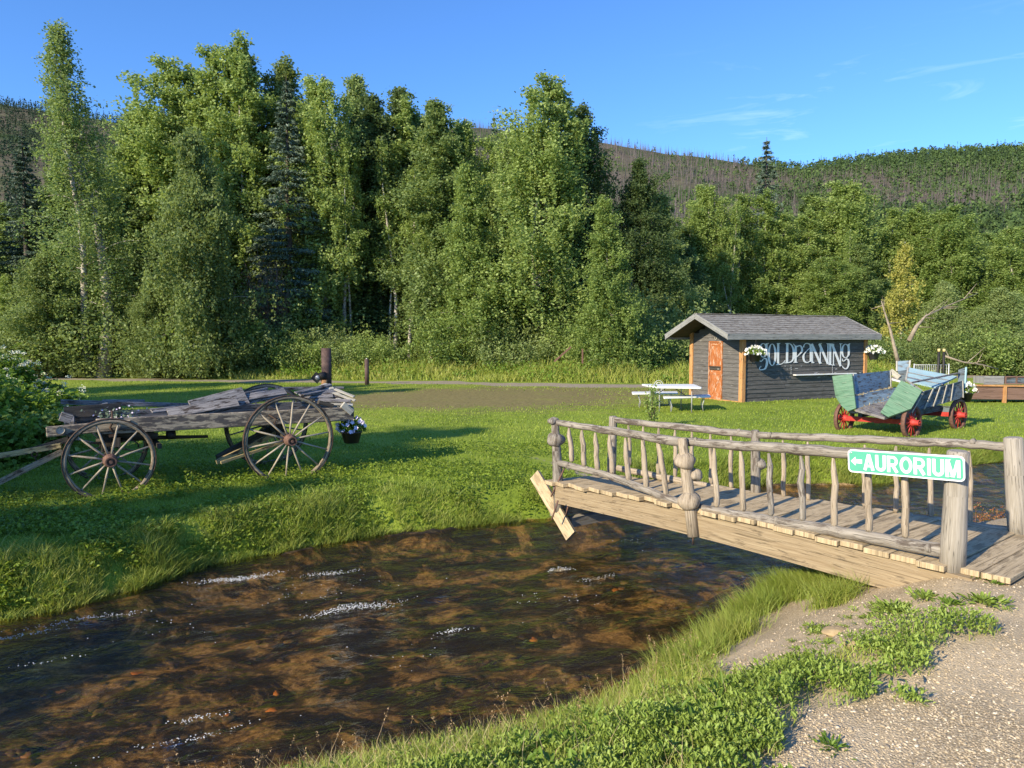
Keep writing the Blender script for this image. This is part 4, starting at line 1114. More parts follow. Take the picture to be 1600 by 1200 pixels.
# rails
def rail(pts, a, b, r0, r1, nm, mat='greylog', off=0, knots=0):
    mb = MB(); W_ = [bp(x, y, a, b, off) for x, y in pts]; Q_ = []
    for i in range(len(W_)-1):
        n = 5
        for j in range(n): Q_.append(W_[i].lerp(W_[i+1], j/n)+Vector((0, 0, random.uniform(-.006, .006))))
    Q_.append(W_[-1]); n = len(Q_)
    mb.tube(Q_, [(r0+(r1-r0)*i/(n-1))*random.uniform(.94, 1.06) for i in range(n)], 10, .04)
    for _ in range(knots):
        i = random.randrange(1, n-1); mb.blob(Q_[i]+Vector((random.uniform(-.01, .01), -.02, random.uniform(0, r0*.8))), r0*random.uniform(.5, .9), 7, 5, .1)
    part(mb, nm, M[mat])
rail(((872, 660), (960, 674), (1068, 691)), C0, A0, .034, .048, 'top_rail', knots=2)
rail(((1072, 690), (1150, 696), (1230, 701), (1327, 708), (1484, 722)), C0, A0, .040, .050, 'top_rail', knots=3)
rail(((873, 724), (950, 742), (1008, 765), (1072, 790)), C0, A0, .040, .038, 'bottom_rail', knots=3)
rail(((1092, 793), (1150, 805), (1260, 822), (1360, 840), (1476, 861)), C0, A0, .042, .052, 'bottom_rail', knots=2)
rail(((962, 657), (1060, 667), (1180, 680)), F0, D0, .036, .040, 'top_rail', knots=2)
rail(((1182, 680), (1290, 684), (1400, 689), (1480, 692), (1576, 698)), F0, D0, .037, .038, 'top_rail', knots=3)
rail(((965, 731), (1050, 749), (1178, 774)), F0, D0, .036, .038, 'bottom_rail', 'paleLog', knots=1)
rail(((1182, 775), (1300, 794), (1420, 810), (1582, 830)), F0, D0, .038, .040, 'bottom_rail', 'paleLog', knots=2)
# balusters
def bal(x0, y0, x1, y1, a, b, r, mat='paleLog'):
    t = bp(x0, y0, a, b); bt = bp(x1, y1, a, b); mb = MB()
    pts = wig(bt, t, 5, .008); mb.tube([pts[0]]+[pts[0].lerp(pts[1], .25)]+pts[1:5]+[pts[5]], [r*.35, r, r*1.05, r*.95, r*1.02, r*.9, r*.4], 8, .09)
    part(mb, 'baluster', M[mat])
for q in ((889, 668, 894, 722), (909, 672, 913, 729), (930, 676, 934, 735), (952, 680, 957, 741), (977, 684, 983, 752), (1003, 688, 1010, 763), (1029, 692, 1041, 775),
          (1116, 700, 1120, 793), (1157, 704, 1162, 800), (1201, 708, 1205, 807), (1251, 711, 1254, 816), (1302, 713, 1304, 824), (1356, 718, 1357, 833), (1414, 725, 1415, 841)):
    bal(*q, C0, A0, .028 if q[0] < 1100 else .027, 'paleLog' if q[0] < 1190 or q[0] > 1300 else 'greylog')
for q in ((982, 664, 984, 728), (1005, 666, 1006, 738), (1029, 668, 1029, 742), (1055, 671, 1055, 746), (1081, 674, 1081, 752), (1110, 678, 1111, 759), (1142, 681, 1143, 764),
          (1223, 688, 1225, 777), (1262, 690, 1263, 783), (1351, 695, 1350, 792), (1400, 697, 1400, 802), (1452, 700, 1455, 809), (1514, 704, 1515, 822)):
    bal(*q, F0, D0, .023, 'paleLog')
# deck boards
mb = MB(); ls = BL+.05; t = -.36; k = 0
W0 = F0-C0; W0.z = 0
while t < ls:
    wd = random.uniform(.17, .21); c0 = C0+e1*(t+wd/2); c1 = F0+(D0-F0).normalized()*((t+wd/2)*((D0-F0).length/BL))
    z = C0.z+.065*(1-max(0, t)/ls)+random.uniform(-.006, .006)+.04*math.sin(math.pi*max(0, min(1, t/ls)))
    jut = random.uniform(.03, .10) if t > 0 else .0
    a_ = Vector((c0.x, c0.y, z-.022))+nrm*jut; b_ = Vector((c1.x, c1.y, z-.022))-nrm*random.uniform(.04, .09)
    mb.bar(a_, b_, wd-.012, .042); t += wd
part(mb, 'deck', M['deck'], bevel=.004)
def beam(off, y0, nm='beam'):
    mb = MB(); n = 12
    for_pts = [C0+e1*(-.15+(BL+.12)*i/n)+nrm*off for i in range(n+1)]
    b = len(mb.v); us = []
    for i, p in enumerate(for_pts):
        arch = .04*math.sin(math.pi*i/n)+.06*(1-i/n); taper = .195+.05*(1-i/n)
        for dx in (-.04, .04):
            for zz in (-.045+arch, -.045+arch-taper):
                mb.v.append(Vector((p.x+nrm.x*dx, p.y+nrm.y*dx, C0.z+zz)))
    L = BL/n
    for i in range(n):
        a = b+4*i; c = a+4
        for q, uo in (((a, c, c+1, a+1), 0), ((a+2, a+3, c+3, c+2), .3), ((a, a+2, c+2, c), .6), ((a+1, c+1, c+3, a+3), .9)):
            if uo in (0,): uvs = [(0, i*L), (0, (i+1)*L), (.25, (i+1)*L), (.25, i*L)]
            elif uo == .3: uvs = [(0, i*L), (.25, i*L), (.25, (i+1)*L), (0, (i+1)*L)]
            else: uvs = [(uo, i*L), (uo+.08, i*L), (uo+.08, (i+1)*L), (uo, (i+1)*L)]
            mb.face(list(q), uvs)
    for a, s in ((b, 1), (b+4*n, -1)):
        q = (a, a+1, a+3, a+2) if s == 1 else (a, a+2, a+3, a+1); mb.face(list(q), [(0, 0), (.2, 0), (.2, .1), (0, .1)])
    part(mb, nm, M['beam'])
beam(.015, 0); beam(-.95, 0); beam(-.48, 0)
# abutment blocks, cross sill at the far end
mb = MB()
for k_, off, zz in ((BL+.02, .0, -.36), (BL-.12, -.1, -.46)):
    c = C0+e1*k_+nrm*off; mb.bar(Vector((c.x, c.y, C0.z+zz))+nrm*.03, Vector((c.x, c.y, C0.z+zz))-nrm*1.1, .13, .10)
part(mb, 'sill', M['post'])
mb = MB(); c = C0-e1*.08
mb.bar(Vector((c.x, c.y, -.14))-nrm*.14, Vector((c.x, c.y, -.14))-nrm*1.15, .14, .12); part(mb, 'sill', M['post'])
# iron bar hanging below the middle post
mb = MB(); t_ = bp(1083, 836); mb.tube([t_, t_-Vector((0, 0, .09))], .008, 6); part(mb, 'bolt', M['iron'])
# retaining plank with rusty stakes
pl = thing('retaining_plank', 'grey plank leaning down the bank into the water beside the bridge end', 'plank', P(890, 828, z=WATER))
a_ = P(836, 742, Y=8.75); b_ = P(893, 838, Y=8.05)
mb = MB(); mb.bar(a_, b_, .045, .145, up=(.75, -.6, .4)); mb.build('board', M['deck'], pl, off=pl.location)
for i_, (x0, y0, x1, y1, Y_) in enumerate(((884, 727, 861, 776, 8.3), (872, 782, 862, 812, 8.05), (889, 783, 884, 808, 8.2))):
    mb = MB(); q0 = P(x0, y0, Y=Y_); q1 = P(x1, y1, Y=Y_); mb.tube([q0, q1], .009, 6)
    mb.build('stake', M['hubrust'], pl, off=pl.location)

# ------------------------------------------------------------------ road sign
sn = nrm.copy(); sp0 = C0+nrm*.09
c_tl, c_tr, c_br, c_bl = [hit(x, y, sp0, sn) for x, y in ((1324.5, 702), (1508.5, 713), (1507, 753.5), (1325.5, 737))]
sg = thing('road_sign', 'green sign with white arrow and AURORIUM lettering fixed to the bridge post', 'sign', (c_bl+c_br)/2)
SW = ((c_tr-c_tl).length+(c_br-c_bl).length)/2; SH_ = ((c_tl-c_bl).length+(c_tr-c_br).length)/2
ctr = (c_tl+c_tr+c_bl+c_br)/4; ux = ((c_tr-c_tl)+(c_br-c_bl)).normalized(); uz = ((c_tl-c_bl)+(c_tr-c_br)); uz = (uz-ux*uz.dot(ux)).normalized()
fn = ux.cross(uz); fn = fn if fn.dot(CAM-ctr) > 0 else -fn
def rrect(w, h, r, n=6):
    out = []
    for cx_, cy_, a0 in ((w/2-r, h/2-r, 0), (-w/2+r, h/2-r, 90), (-w/2+r, -h/2+r, 180), (w/2-r, -h/2+r, 270)):
        for i in range(n+1):
            a = R(a0+90*i/n); out.append((cx_+r*math.cos(a), cy_+r*math.sin(a)))
    return out
def sp_(x, y, d=0): return ctr+ux*x+uz*y+fn*d
mb = MB(); mb.poly([sp_(x, y, -.002) for x, y in rrect(SW, SH_, .032)], .004, fn); mb.build('panel', M['signwhite'], sg, off=sg.location)
mb = MB(); mb.poly([sp_(x, y, .0015) for x, y in rrect(SW-.022, SH_-.022, .024)], .001, fn); mb.build('face', M['signgreen'], sg, off=sg.location)
# letters: each is outer strokes in a unit box (w x 1)
def arc(cx_, cy_, rx, ry, a0, a1, n=14): return [(cx_+rx*math.cos(R(a0+(a1-a0)*i/n)), cy_+ry*math.sin(R(a0+(a1-a0)*i/n))) for i in range(n+1)]
LET = {
 'A': (.72, [([(.09, 0), (.36, 1)], .2), ([(.63, 0), (.36, 1)], .2), ([(.18, .27), (.54, .27)], .15)]),
 'U': (.68, [([(.1, 1), (.1, .32)]+arc(.34, .32, .24, .23, 180, 360)+[(.58, 1)], .2)]),
 'R': (.72, [([(.1, 0), (.1, 1)], .2), ([(.1, .91), (.38, .91)]+arc(.38, .68, .21, .23, 90, -90)+[(.1, .45)], .175), ([(.36, .42), (.62, 0)], .2)]),
 'O': (.78, [(arc(.39, .5, .29, .415, 0, 360, 32)[:-1], .19)]),
 'I': (.24, [([(.12, 0), (.12, 1)], .2)]),
 'M': (.84, [([(.1, 0), (.1, 1)], .19), ([(.14, .99), (.42, .02)], .17), ([(.70, .99), (.42, .02)], .17), ([(.74, 0), (.74, 1)], .19)]),
}
word = 'AURORIUM'; lh = .118; x = 0; tot = sum(LET[c][0] for c in word)+.07*7
avail = SW*(1-.135-.045); sx = avail/tot; x0 = -SW/2+SW*.148; mb = MB(); li = 0
for c in word:
    w_, st = LET[c]
    for pts, wd in st:
        li += 1
        closed = c == 'O'
        mb.ribbon([(x0+(x+px_)*sx, -lh/2-.002+py_*lh) for px_, py_ in pts], wd*sx, lambda a, b, l=li: sp_(a, b, .0032+l*.00004), closed)
    x += w_+.07
ax = -SW/2+.025; aw = SW*.105
mb.poly([sp_(ax+aw*u, v*.033, .0036) for u, v in ((0, 0), (.42, 1.0), (.42, .45), (1, .45), (1, -.45), (.42, -.45), (.42, -1.0))], .001, fn)
mb.build('lettering', M['signwhite'], sg, off=sg.location)
mb = MB()
for u, v in ((-SW/2+.03, SH_/2-.024), (SW/2-.09, SH_/2-.03), (SW/2-.09, -SH_/2+.03)): mb.blob(sp_(u, v, .004), .006, 8, 5, 0)
mb.build('bolt', M['wire'], sg, off=sg.location)

# ------------------------------------------------------------------ wheels
WCACHE = {}
def wheel(par, loc, r, axis_z, n=12, mats=('felloe', 'iron', 'spoke', 'hubrust'), fat=1, camber=0, spin=0, hubl=.3, tyre_w=.05, dish=.03):
    """local axis = y, outer side = -y"""
    key = (round(r, 3), n, mats, fat, hubl)
    if key not in WCACHE:
        RX = Matrix.Rotation(R(90), 3, 'X'); w2 = tyre_w/2
        rim = MB().lathe([(r-.012, -w2), (r-.012, w2), (r-.062*fat, w2), (r-.062*fat, -w2)], 40, RX, close=True)
        ty = MB().lathe([(r, -w2-.004), (r, w2+.004), (r-.0115, w2+.004), (r-.0115, -w2-.004)], 40, RX, close=True)
        h = hubl; hub = MB().lathe([(.0, .52*h), (.020, .52*h), (.022, .40*h), (.050*fat, .40*h), (.050*fat, .50*h), (.066*fat, .50*h), (.066*fat, .42*h), (.061*fat, .42*h), (.066*fat, .26*h), (.088*fat, .12*h), (.088*fat, -.12*h), (.07*fat, -.3*h), (.06*fat, -.5*h), (0, -.5*h)], 20, RX, smooth=False)
        spk = MB().tube([(0, 0, .07*fat), (0, -.0, r*.35), (0, 0, r-.05*fat)], [.021*fat, .019*fat, .015*fat], 8, 0, flat=.75)
        ms = []
        for m_, nm, mt in ((rim, 'wheel', mats[0]), (ty, 'iron_tyre', mats[1]), (hub, 'hub', mats[3]), (spk, 'spoke', mats[2])):
            me = m_.mesh(nm); me.materials.append(M[mt]); ms.append(me)
        WCACHE[key] = ms
    ms = WCACHE[key]
    wo = bpy.data.objects.new('wheel', ms[0]); COL.objects.link(wo); wo.parent = par; wo.location = loc
    wo.rotation_euler = (camber, 0, axis_z)
    for me in ms[1:3]:
        c = bpy.data.objects.new(me.name.split('.')[0], me); COL.objects.link(c); c.parent = wo
    for i in range(n):
        c = bpy.data.objects.new('spoke', ms[3]); COL.objects.link(c); c.parent = wo; c.rotation_euler = (0, spin+6.2832*i/n, 0)
    return wo

# ------------------------------------------------------------------ old farm wagon (left)
u_ = Vector((.846, .533, 0)); v_ = Vector((-.533, .846, 0)); UZ = math.atan2(u_.y, u_.x)
rearw = Vector((-3.23, 10.7, 0))
WO = Vector((rearw.x, rearw.y, -.42)); wg = thing('farm_wagon', 'broken weathered grey farm wagon with spoked wheels and collapsed plank bed', 'wagon', WO, UZ)
Rw = Matrix.Rotation(-UZ, 3, 'Z')
def wl(p): return Rw@(Vector(p)-WO)              # world -> wagon frame (x to the rear, y away)
def wp(px, py, w): # pixel on the vertical plane at depth w
    return wl(hit(px, py, rearw+v_*w, v_))
def bw(mb, nm, mat, par=wg, **k): return mb.build(nm, M[mat], par, **k)
rc = wp(452, 687, 0); wheel(wg, rc, .655, 0, 14, hubl=.34, camber=.04, spin=.1)
rc2 = rc+Vector((0, 1.28, .10)); wheel(wg, rc2, .655, 0, 14, hubl=.34)
fc_ = wp(172, 719, 0); fw = wheel(wg, fc_, .545, 0, 12, hubl=.32, camber=.03, spin=.22)
fc2 = fc_+Vector((.05, 1.28, .03)); wheel(wg, fc2, .53, 0, 12, hubl=.32, spin=.3)
# axles
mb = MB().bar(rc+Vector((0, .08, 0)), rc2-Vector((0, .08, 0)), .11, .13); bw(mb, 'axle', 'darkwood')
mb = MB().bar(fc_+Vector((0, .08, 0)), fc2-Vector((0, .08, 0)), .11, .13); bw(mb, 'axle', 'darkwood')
# side beams
mb = MB(); a_, b_ = wp(72, 675, .22), wp(552, 648, .22)
mb.bar(wp(72, 675, .22), wp(205, 663, .22), .09, .13); bw(mb, 'side_beam', 'wagonbeam', bevel=.01)
mb = MB(); mb.bar(wp(150, 667, .235), wp(552, 646, .235), .08, .21); bw(mb, 'side_beam', 'wagonbeam', bevel=.01)
mb = MB(); mb.bar(wp(100, 655, 1.08), wp(532, 632, 1.08), .08, .16); bw(mb, 'side_beam', 'wagonwood', bevel=.01)
mb = MB(); c = wp(94, 672, .165); mb.lathe([(0, 0), (.045, 0), (.05, .01), (.05, .02)], 16, Matrix.Rotation(R(90), 3, 'X'), c=c); bw(mb, 'washer', 'batten')
# floor boards, sagging in the middle
mb = MB()
for i in range(9):
    w = .30+.095*i; mb.bar(wp(110, 668, .22)+Vector((0, w-.22, -.02+random.uniform(-.01, .01))), wp(548, 646, .22)+Vector((0, w-.22, random.uniform(-.02, .01))), .085, .03)
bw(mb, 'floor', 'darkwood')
def plk(x0, y0, w0, x1, y1, w1, wd, th=.03, mat='wagonwood', up=(0, 0, 1), nm='plank'):
    m_ = MB().bar(wp(x0, y0, w0), wp(x1, y1, w1), wd, th, up); bw(m_, nm, mat, bevel=.004)
plk(95, 628, 1.15, 318, 634, 1.0, .10, .06)                  # long far rail
plk(160, 626, 1.2, 226, 626, 1.2, .08, .03)
plk(93, 652, .95, 170, 634, .9, .04, .10)                    # front box
plk(100, 645, .9, 190, 638, .85, .03, .16, 'darkwood')
plk(94, 650, .32, 112, 655, .32, .06, .12)
plk(112, 650, .98, 112, 662, .4, .06, .06)
plk(300, 640, .45, 384, 618, .6, .30, .03, up=(.1, -.8, .6)) # wide blue grey boards slanting up
plk(262, 646, .40, 372, 628, .45, .16, .025, up=(.1, -.7, .7))
plk(376, 622, .6, 446, 611, .7, .14, .025, up=(0, -.6, .8))
plk(382, 615, .95, 418, 607, 1.0, .05, .04)
plk(330, 640, .55, 446, 614, .7, .12, .025, up=(0, -.5, .8))
plk(433, 607, .9, 536, 606, .9, .10, .04)
plk(433, 604, .92, 436, 616, .92, .05, .05)
plk(470, 622, .6, 520, 617, .5, .14, .02, up=(0, -.4, .9))
plk(236, 642, .5, 300, 636, .7, .10, .02, up=(0, -.5, .8))
for k_ in range(13):                                          # fan of broken boards at the tail
    x1 = 512+k_*3.2+random.uniform(-3, 3); y1 = 600+k_*2.6+random.uniform(-2, 2)
    x0 = 470+random.uniform(-15, 12)+k_*1.2; y0 = 612+k_*1.4+random.uniform(-3, 3)
    plk(x0, y0, .35+random.uniform(0, .6), x1, y1, .95-.06*k_, random.uniform(.05, .11), .018, up=(random.uniform(-.3, .3), -.4, .9), mat='wagonwood' if k_ % 3 else 'batten')
for k_ in range(5):
    plk(525+random.uniform(-5, 10), 608+k_*7, .6-.07*k_, 552+random.uniform(-4, 6), 620+k_*6, .3, .05, .02, 'batten', up=(0, -.6, .8))
# bolster posts and braces under the tail
plk(497, 628, .25, 520, 634, .25, .08, .06, 'darkwood'); plk(535, 632, .2, 550, 645, .2, .05, .10, 'batten')
mb = MB(); mb.tube([wp(420, 648, .16), wp(432, 655, .14), wp(428, 662, .14), wp(436, 668, .14)], .012, 6); bw(mb, 'hook', 'iron')
mb = MB(); mb.tube([wp(175, 642, .2), wp(176, 660, .14), wp(172, 668, .14), wp(178, 676, .14)], .014, 6); mb.box(wp(175, 681, .14), (.07, .04, .03)); bw(mb, 'hook', 'iron')
# reach, springs and ironwork between the axles
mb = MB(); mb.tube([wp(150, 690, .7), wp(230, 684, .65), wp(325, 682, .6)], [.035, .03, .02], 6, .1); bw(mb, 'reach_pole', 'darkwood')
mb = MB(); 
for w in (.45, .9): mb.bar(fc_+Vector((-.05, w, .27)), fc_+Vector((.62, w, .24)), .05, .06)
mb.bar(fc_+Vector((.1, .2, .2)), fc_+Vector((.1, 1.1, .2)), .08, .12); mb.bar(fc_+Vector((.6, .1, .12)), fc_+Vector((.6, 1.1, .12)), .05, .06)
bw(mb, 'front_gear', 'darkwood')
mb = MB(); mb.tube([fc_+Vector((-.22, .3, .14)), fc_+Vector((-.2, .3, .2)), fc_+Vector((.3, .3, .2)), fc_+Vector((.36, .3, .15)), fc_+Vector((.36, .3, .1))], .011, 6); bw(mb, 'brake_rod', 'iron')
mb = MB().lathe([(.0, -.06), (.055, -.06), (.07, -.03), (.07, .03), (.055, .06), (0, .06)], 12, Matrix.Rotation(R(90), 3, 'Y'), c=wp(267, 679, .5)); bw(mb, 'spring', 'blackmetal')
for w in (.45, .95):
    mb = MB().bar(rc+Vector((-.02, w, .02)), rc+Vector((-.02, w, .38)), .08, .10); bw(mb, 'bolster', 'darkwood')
    mb = MB().bar(fc_+Vector((-.02, w, .05)), fc_+Vector((.0, w, .36)), .08, .10); bw(mb, 'bolster', 'darkwood')
# rear hounds slanting to the grass
for (x0, y0, x1, y1, w0, w1, th, mt) in ((338, 722, 442, 672, .25, .6, .05, 'poleyellow'), (345, 723, 446, 690, .15, .3, .03, 'poleyellow'), (340, 716, 420, 672, .45, .8, .07, 'darkwood')):
    mb = MB().bar(wp(x0, y0, w0), wp(x1, y1, w1), th, th*1.3); bw(mb, 'brace', mt)
# draught pole and shaft reaching out of the picture
mb = MB().bar(wp(108, 686, .6), wp(48, 704, .75), .06, .075); bw(mb, 'draught_pole', 'darkwood')
mb = MB().bar(wp(96, 696, .52), wp(-60, 722, .95), .055, .07); bw(mb, 'draught_pole', 'poleyellow')
mb = MB().bar(wp(98, 705, .5), wp(-60, 782, .55), .055, .07); bw(mb, 'shaft', 'felloe')
mb = MB(); c = wp(54, 710, .6); mb.lathe([(.03, -.006), (.04, 0), (.03, .006), (.024, 0)], 14, Matrix.Rotation(R(80), 3, 'X'), c=c, close=True)
mb.tube([c-Vector((0, 0, .035)), c-Vector((-.02, 0, .09)), c-Vector((-.05, 0, .10))], .009, 6); bw(mb, 'clevis', 'iron')

# ------------------------------------------------------------------ flowers
def petals(C, s, r):
    """five-petalled open flowers"""
    n = len(C); A, B, N = rot_frames(n, r); N = N.copy(); N[:, 2] = np.abs(N[:, 2])*.6+.1; N[:, 1] -= .5; N /= np.linalg.norm(N, axis=1)[:, None]
    A = A-(A*N).sum(1)[:, None]*N; A /= np.linalg.norm(A, axis=1)[:, None]; B = np.cross(N, A)
    V_ = []; 
    for k in range(5):
        a = 2*np.pi*k/5; d = A*math.cos(a)+B*math.sin(a); e = -A*math.sin(a)+B*math.cos(a)
        V_.append(np.stack([C, C+d*s*.7+e*s*.42+N*s*.15, C+d*s*1.05+N*s*.05, C+d*s*.7-e*s*.42+N*s*.15], 1))
    V_ = np.stack(V_, 1).reshape(-1, 3); return V_, np.arange(len(V_)).reshape(-1, 4)
def flowerpot(name, lab, cat, c, rp, hp, fr, nf, pet, potm, hang=None, seed=1, fs=.035, squash=.75, group=None):
    r = np.random.default_rng(seed); o = thing(name, lab, cat, c, 0, group)
    mb = MB().lathe([(0, -hp), (rp*.68, -hp), (rp*.97, -.03), (rp*1.04, -.03), (rp*1.04, 0), (rp*.92, 0), (rp*.9, -.03), (0, -.03)], 20); mb.build('pot', M[potm], o)
    n = 900; d = r.normal(size=(n, 3)); d /= np.linalg.norm(d, axis=1)[:, None]; d[:, 2] = np.abs(d[:, 2])*squash-.12
    C = d*(fr*r.uniform(.3, 1, (n, 1)))+np.array([0, 0, .03])
    V_, F_ = diamonds(C, np.full(n, .055), r, .6); link_mesh('foliage', np_mesh('foliage', V_, F_, M['weed']), o)
    d = r.normal(size=(nf, 3)); d /= np.linalg.norm(d, axis=1)[:, None]; d[:, 2] = np.abs(d[:, 2])*squash-.18
    V_, F_ = petals(d*fr*r.uniform(.85, 1.1, (nf, 1))+np.array([0, 0, .04]), fs, r); link_mesh('flowers', np_mesh('flowers', V_, F_, M[pet]), o)
    if hang is not None:
        mb = MB()
        for k in range(3):
            a = 2.1*k+.4; mb.tube([(rp*math.cos(a), rp*math.sin(a), 0), (rp*.3*math.cos(a), rp*.3*math.sin(a), hang*.7), (0, 0, hang)], .006, 4, 0, False)
        mb.build('hanger', M['blackmetal'], o)
    return o
pc = hit(549, 673, rearw+v_*.3, v_)
flowerpot('flower_pot', 'black pot of white and lilac petunias hanging at the tail of the farm wagon', 'flower pot', pc, .165, .19, .22, 60, 'petalpink', 'pot', .22, 5, .035, 1.0)
sc_ = hit(185, 650, rearw+v_*.45, v_)
o = thing('flower_cluster', 'little cluster of pale blue flowers on the wagon bed above the front wheel', 'flowers', sc_)
r = np.random.default_rng(9); C = r.normal(0, 1, (220, 3))*[.13, .09, .05]; V_, F_ = diamonds(C, np.full(220, .05), r, .5); link_mesh('foliage', np_mesh('foliage', V_, F_, M['spruceleaf']), o)
C = r.normal(0, 1, (26, 3))*[.13, .09, .05]+[0, -.02, .05]; V_, F_ = petals(C, .013, r); link_mesh('flowers', np_mesh('flowers', V_, F_, M['petalpink']), o)

# ------------------------------------------------------------------ shed
SK = Vector((7.53, 24.05, -.47)); SZ = math.atan2(.438, .899)
SL, SWD, SHT = 5.80, 2.5, 2.32      # length, gable width, wall height
shed = thing('goldpanning_shed', 'dark weathered clapboard shed with orange door and GOLDPANNING lettering', 'shed', SK, SZ)
Rs = Matrix.Rotation(-SZ, 3, 'Z')
def bs(mb, nm, mat, par=shed, **k): return mb.build(nm, M[mat], par, **k)
slope = .66/1.5
def laps(mb, p0, p1, out, h0, h1, step=.142, gap=None, clipz=None):
    """clapboards from p0 to p1 (x,y), outward normal out"""
    z = h0; p0 = Vector((*p0, 0)); p1 = Vector((*p1, 0)); out = Vector((*out, 0)); d = (p1-p0)
    while z < h1-.01:
        z1 = min(z+step+.012, h1)
        a, b = 0.0, 1.0
        if clipz: a, b = clipz(z+step*.5)
        segs = [(a, b)]
        if gap and z+step*.5 < gap[2]: segs = [(a, gap[0]), (gap[1], b)]
        for s0, s1 in segs:
            if s1-s0 < .02: continue
            cuts = [s0]
            if s1-s0 > .5 and random.random() < .75: cuts.append(s0+(s1-s0)*random.uniform(.25, .75))
            cuts.append(s1)
            for c0, c1 in zip(cuts[:-1], cuts[1:]):
                j = random.uniform(-.006, .006)
                q0, q1 = p0+d*c0, p0+d*(c1-.003); bo = .030+random.uniform(0, .010); to = .012
                vs = [q0+out*bo+Vector((0, 0, z+j)), q1+out*bo+Vector((0, 0, z-j)), q1+out*to+Vector((0, 0, z1)), q0+out*to+Vector((0, 0, z1)),
                      q0+Vector((0, 0, z+j)), q1+Vector((0, 0, z-j)), q1+Vector((0, 0, z1)), q0+Vector((0, 0, z1))]
                b_ = len(mb.v); mb.v.extend(vs); L = (q1-q0).length; u0 = random.random()*9
                mb.face([b_, b_+1, b_+2, b_+3], [(u0, u0), (u0, u0+L), (u0+.14, u0+L), (u0+.14, u0)])
                mb.face([b_+4, b_+5, b_+1, b_], [(u0+.2, u0), (u0+.2, u0+L), (u0+.23, u0+L), (u0+.23, u0)])
                mb.face([b_+1, b_+5, b_+6, b_+2], [(u0, u0)]*4); mb.face([b_, b_+3, b_+7, b_+4], [(u0, u0)]*4)
        z += step
# inner core so nothing shows through
ridge_h = SHT+slope*SWD/2
mb = MB(); prof = [(0, 0), (SWD, 0), (SWD, SHT-.05), (SWD/2, ridge_h-.08), (0, SHT-.05)]
b_ = len(mb.v)
for x_ in (0.0, SL):
    for y_, z_ in prof: mb.v.append(Vector((x_, y_, z_)))
mb.face([0, 4, 3, 2, 1], [(0, 0)]*5); mb.face([5, 6, 7, 8, 9], [(0, 0)]*5)
for i in range(5):
    j = (i+1) % 5; mb.face([i, j, 5+j, 5+i], [(0, 0)]*4)
bs(mb, 'wall_core', 'soffit')
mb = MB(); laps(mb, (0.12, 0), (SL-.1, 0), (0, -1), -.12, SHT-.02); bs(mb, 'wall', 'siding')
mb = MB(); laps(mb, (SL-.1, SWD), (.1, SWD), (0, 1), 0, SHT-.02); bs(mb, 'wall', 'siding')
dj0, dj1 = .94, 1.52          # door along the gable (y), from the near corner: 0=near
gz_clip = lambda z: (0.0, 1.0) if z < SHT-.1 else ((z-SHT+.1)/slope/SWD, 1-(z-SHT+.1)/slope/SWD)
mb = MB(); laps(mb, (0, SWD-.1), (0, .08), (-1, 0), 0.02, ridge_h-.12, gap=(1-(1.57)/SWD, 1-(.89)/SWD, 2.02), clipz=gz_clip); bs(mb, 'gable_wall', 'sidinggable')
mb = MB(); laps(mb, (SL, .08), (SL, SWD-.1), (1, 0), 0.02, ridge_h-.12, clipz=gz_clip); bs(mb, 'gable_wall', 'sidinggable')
for (x_, y_) in ((-.01, -.01), (SL+.0, -.01), (-.01, SWD+.01), (SL, SWD)):
    mb = MB().box((x_+.02*(1 if x_ < 1 else -1), y_+.02*(1 if y_ < 1 else -1), SHT/2-.04), (.16, .16, SHT+.1)); bs(mb, 'corner_post', 'orangepost', bevel=.01)
mb = MB().box((-.05, SWD/2, .02), (.06, SWD-.1, .07)); bs(mb, 'base_board', 'orangepost')
# dutch door in the gable
door = MB().box((-.012, 1.23, 1.0), (.035, .56, 1.92)); dr = bs(door, 'door', 'orange')
mb = MB()
for y_ in (.92, 1.54): mb.box((-.035, y_, 1.0), (.06, .055, 2.0))
mb.box((-.035, 1.23, 2.0), (.06, .66, .05)); bs(mb, 'door_frame', 'orange', dr)
mb = MB(); mb.box((-.05, 1.23, 1.10), (.045, .55, .10)); mb.box((-.062, 1.23, 1.16), (.07, .57, .025)); bs(mb, 'door_shelf', 'soffit', dr)
mb = MB()
for y_ in (.98, 1.48):
    mb.box((-.036, y_, 1.58), (.012, .06, .74)); mb.box((-.036, y_, .5), (.012, .06, .92))
mb.box((-.036, 1.23, 1.90), (.012, .44, .07)); mb.box((-.036, 1.23, .93), (.012, .44, .08)); mb.box((-.036, 1.23, .08), (.012, .44, .10))
mb.bar((-.036, .99, .84), (-.036, 1.46, .14), .012, .07, up=(0, .8, .6)); mb.bar((-.036, 1.23, 1.24), (-.036, 1.23, 1.86), .010, .05, up=(0, 1, 0))
bs(mb, 'door_rail', 'orange', dr)
mb = MB().tube([(-.06, 1.0, 1.08), (-.10, 1.0, 1.08), (-.10, 1.07, 1.08)], .010, 6); bs(mb, 'handle', 'wire', dr)
mb = MB().tube([(-.05, 1.23+.045*math.cos(R(a)), 2.13+.055*math.sin(R(a))) for a in range(135, 406, 27)], .012, 6); bs(mb, 'horseshoe', 'batten')
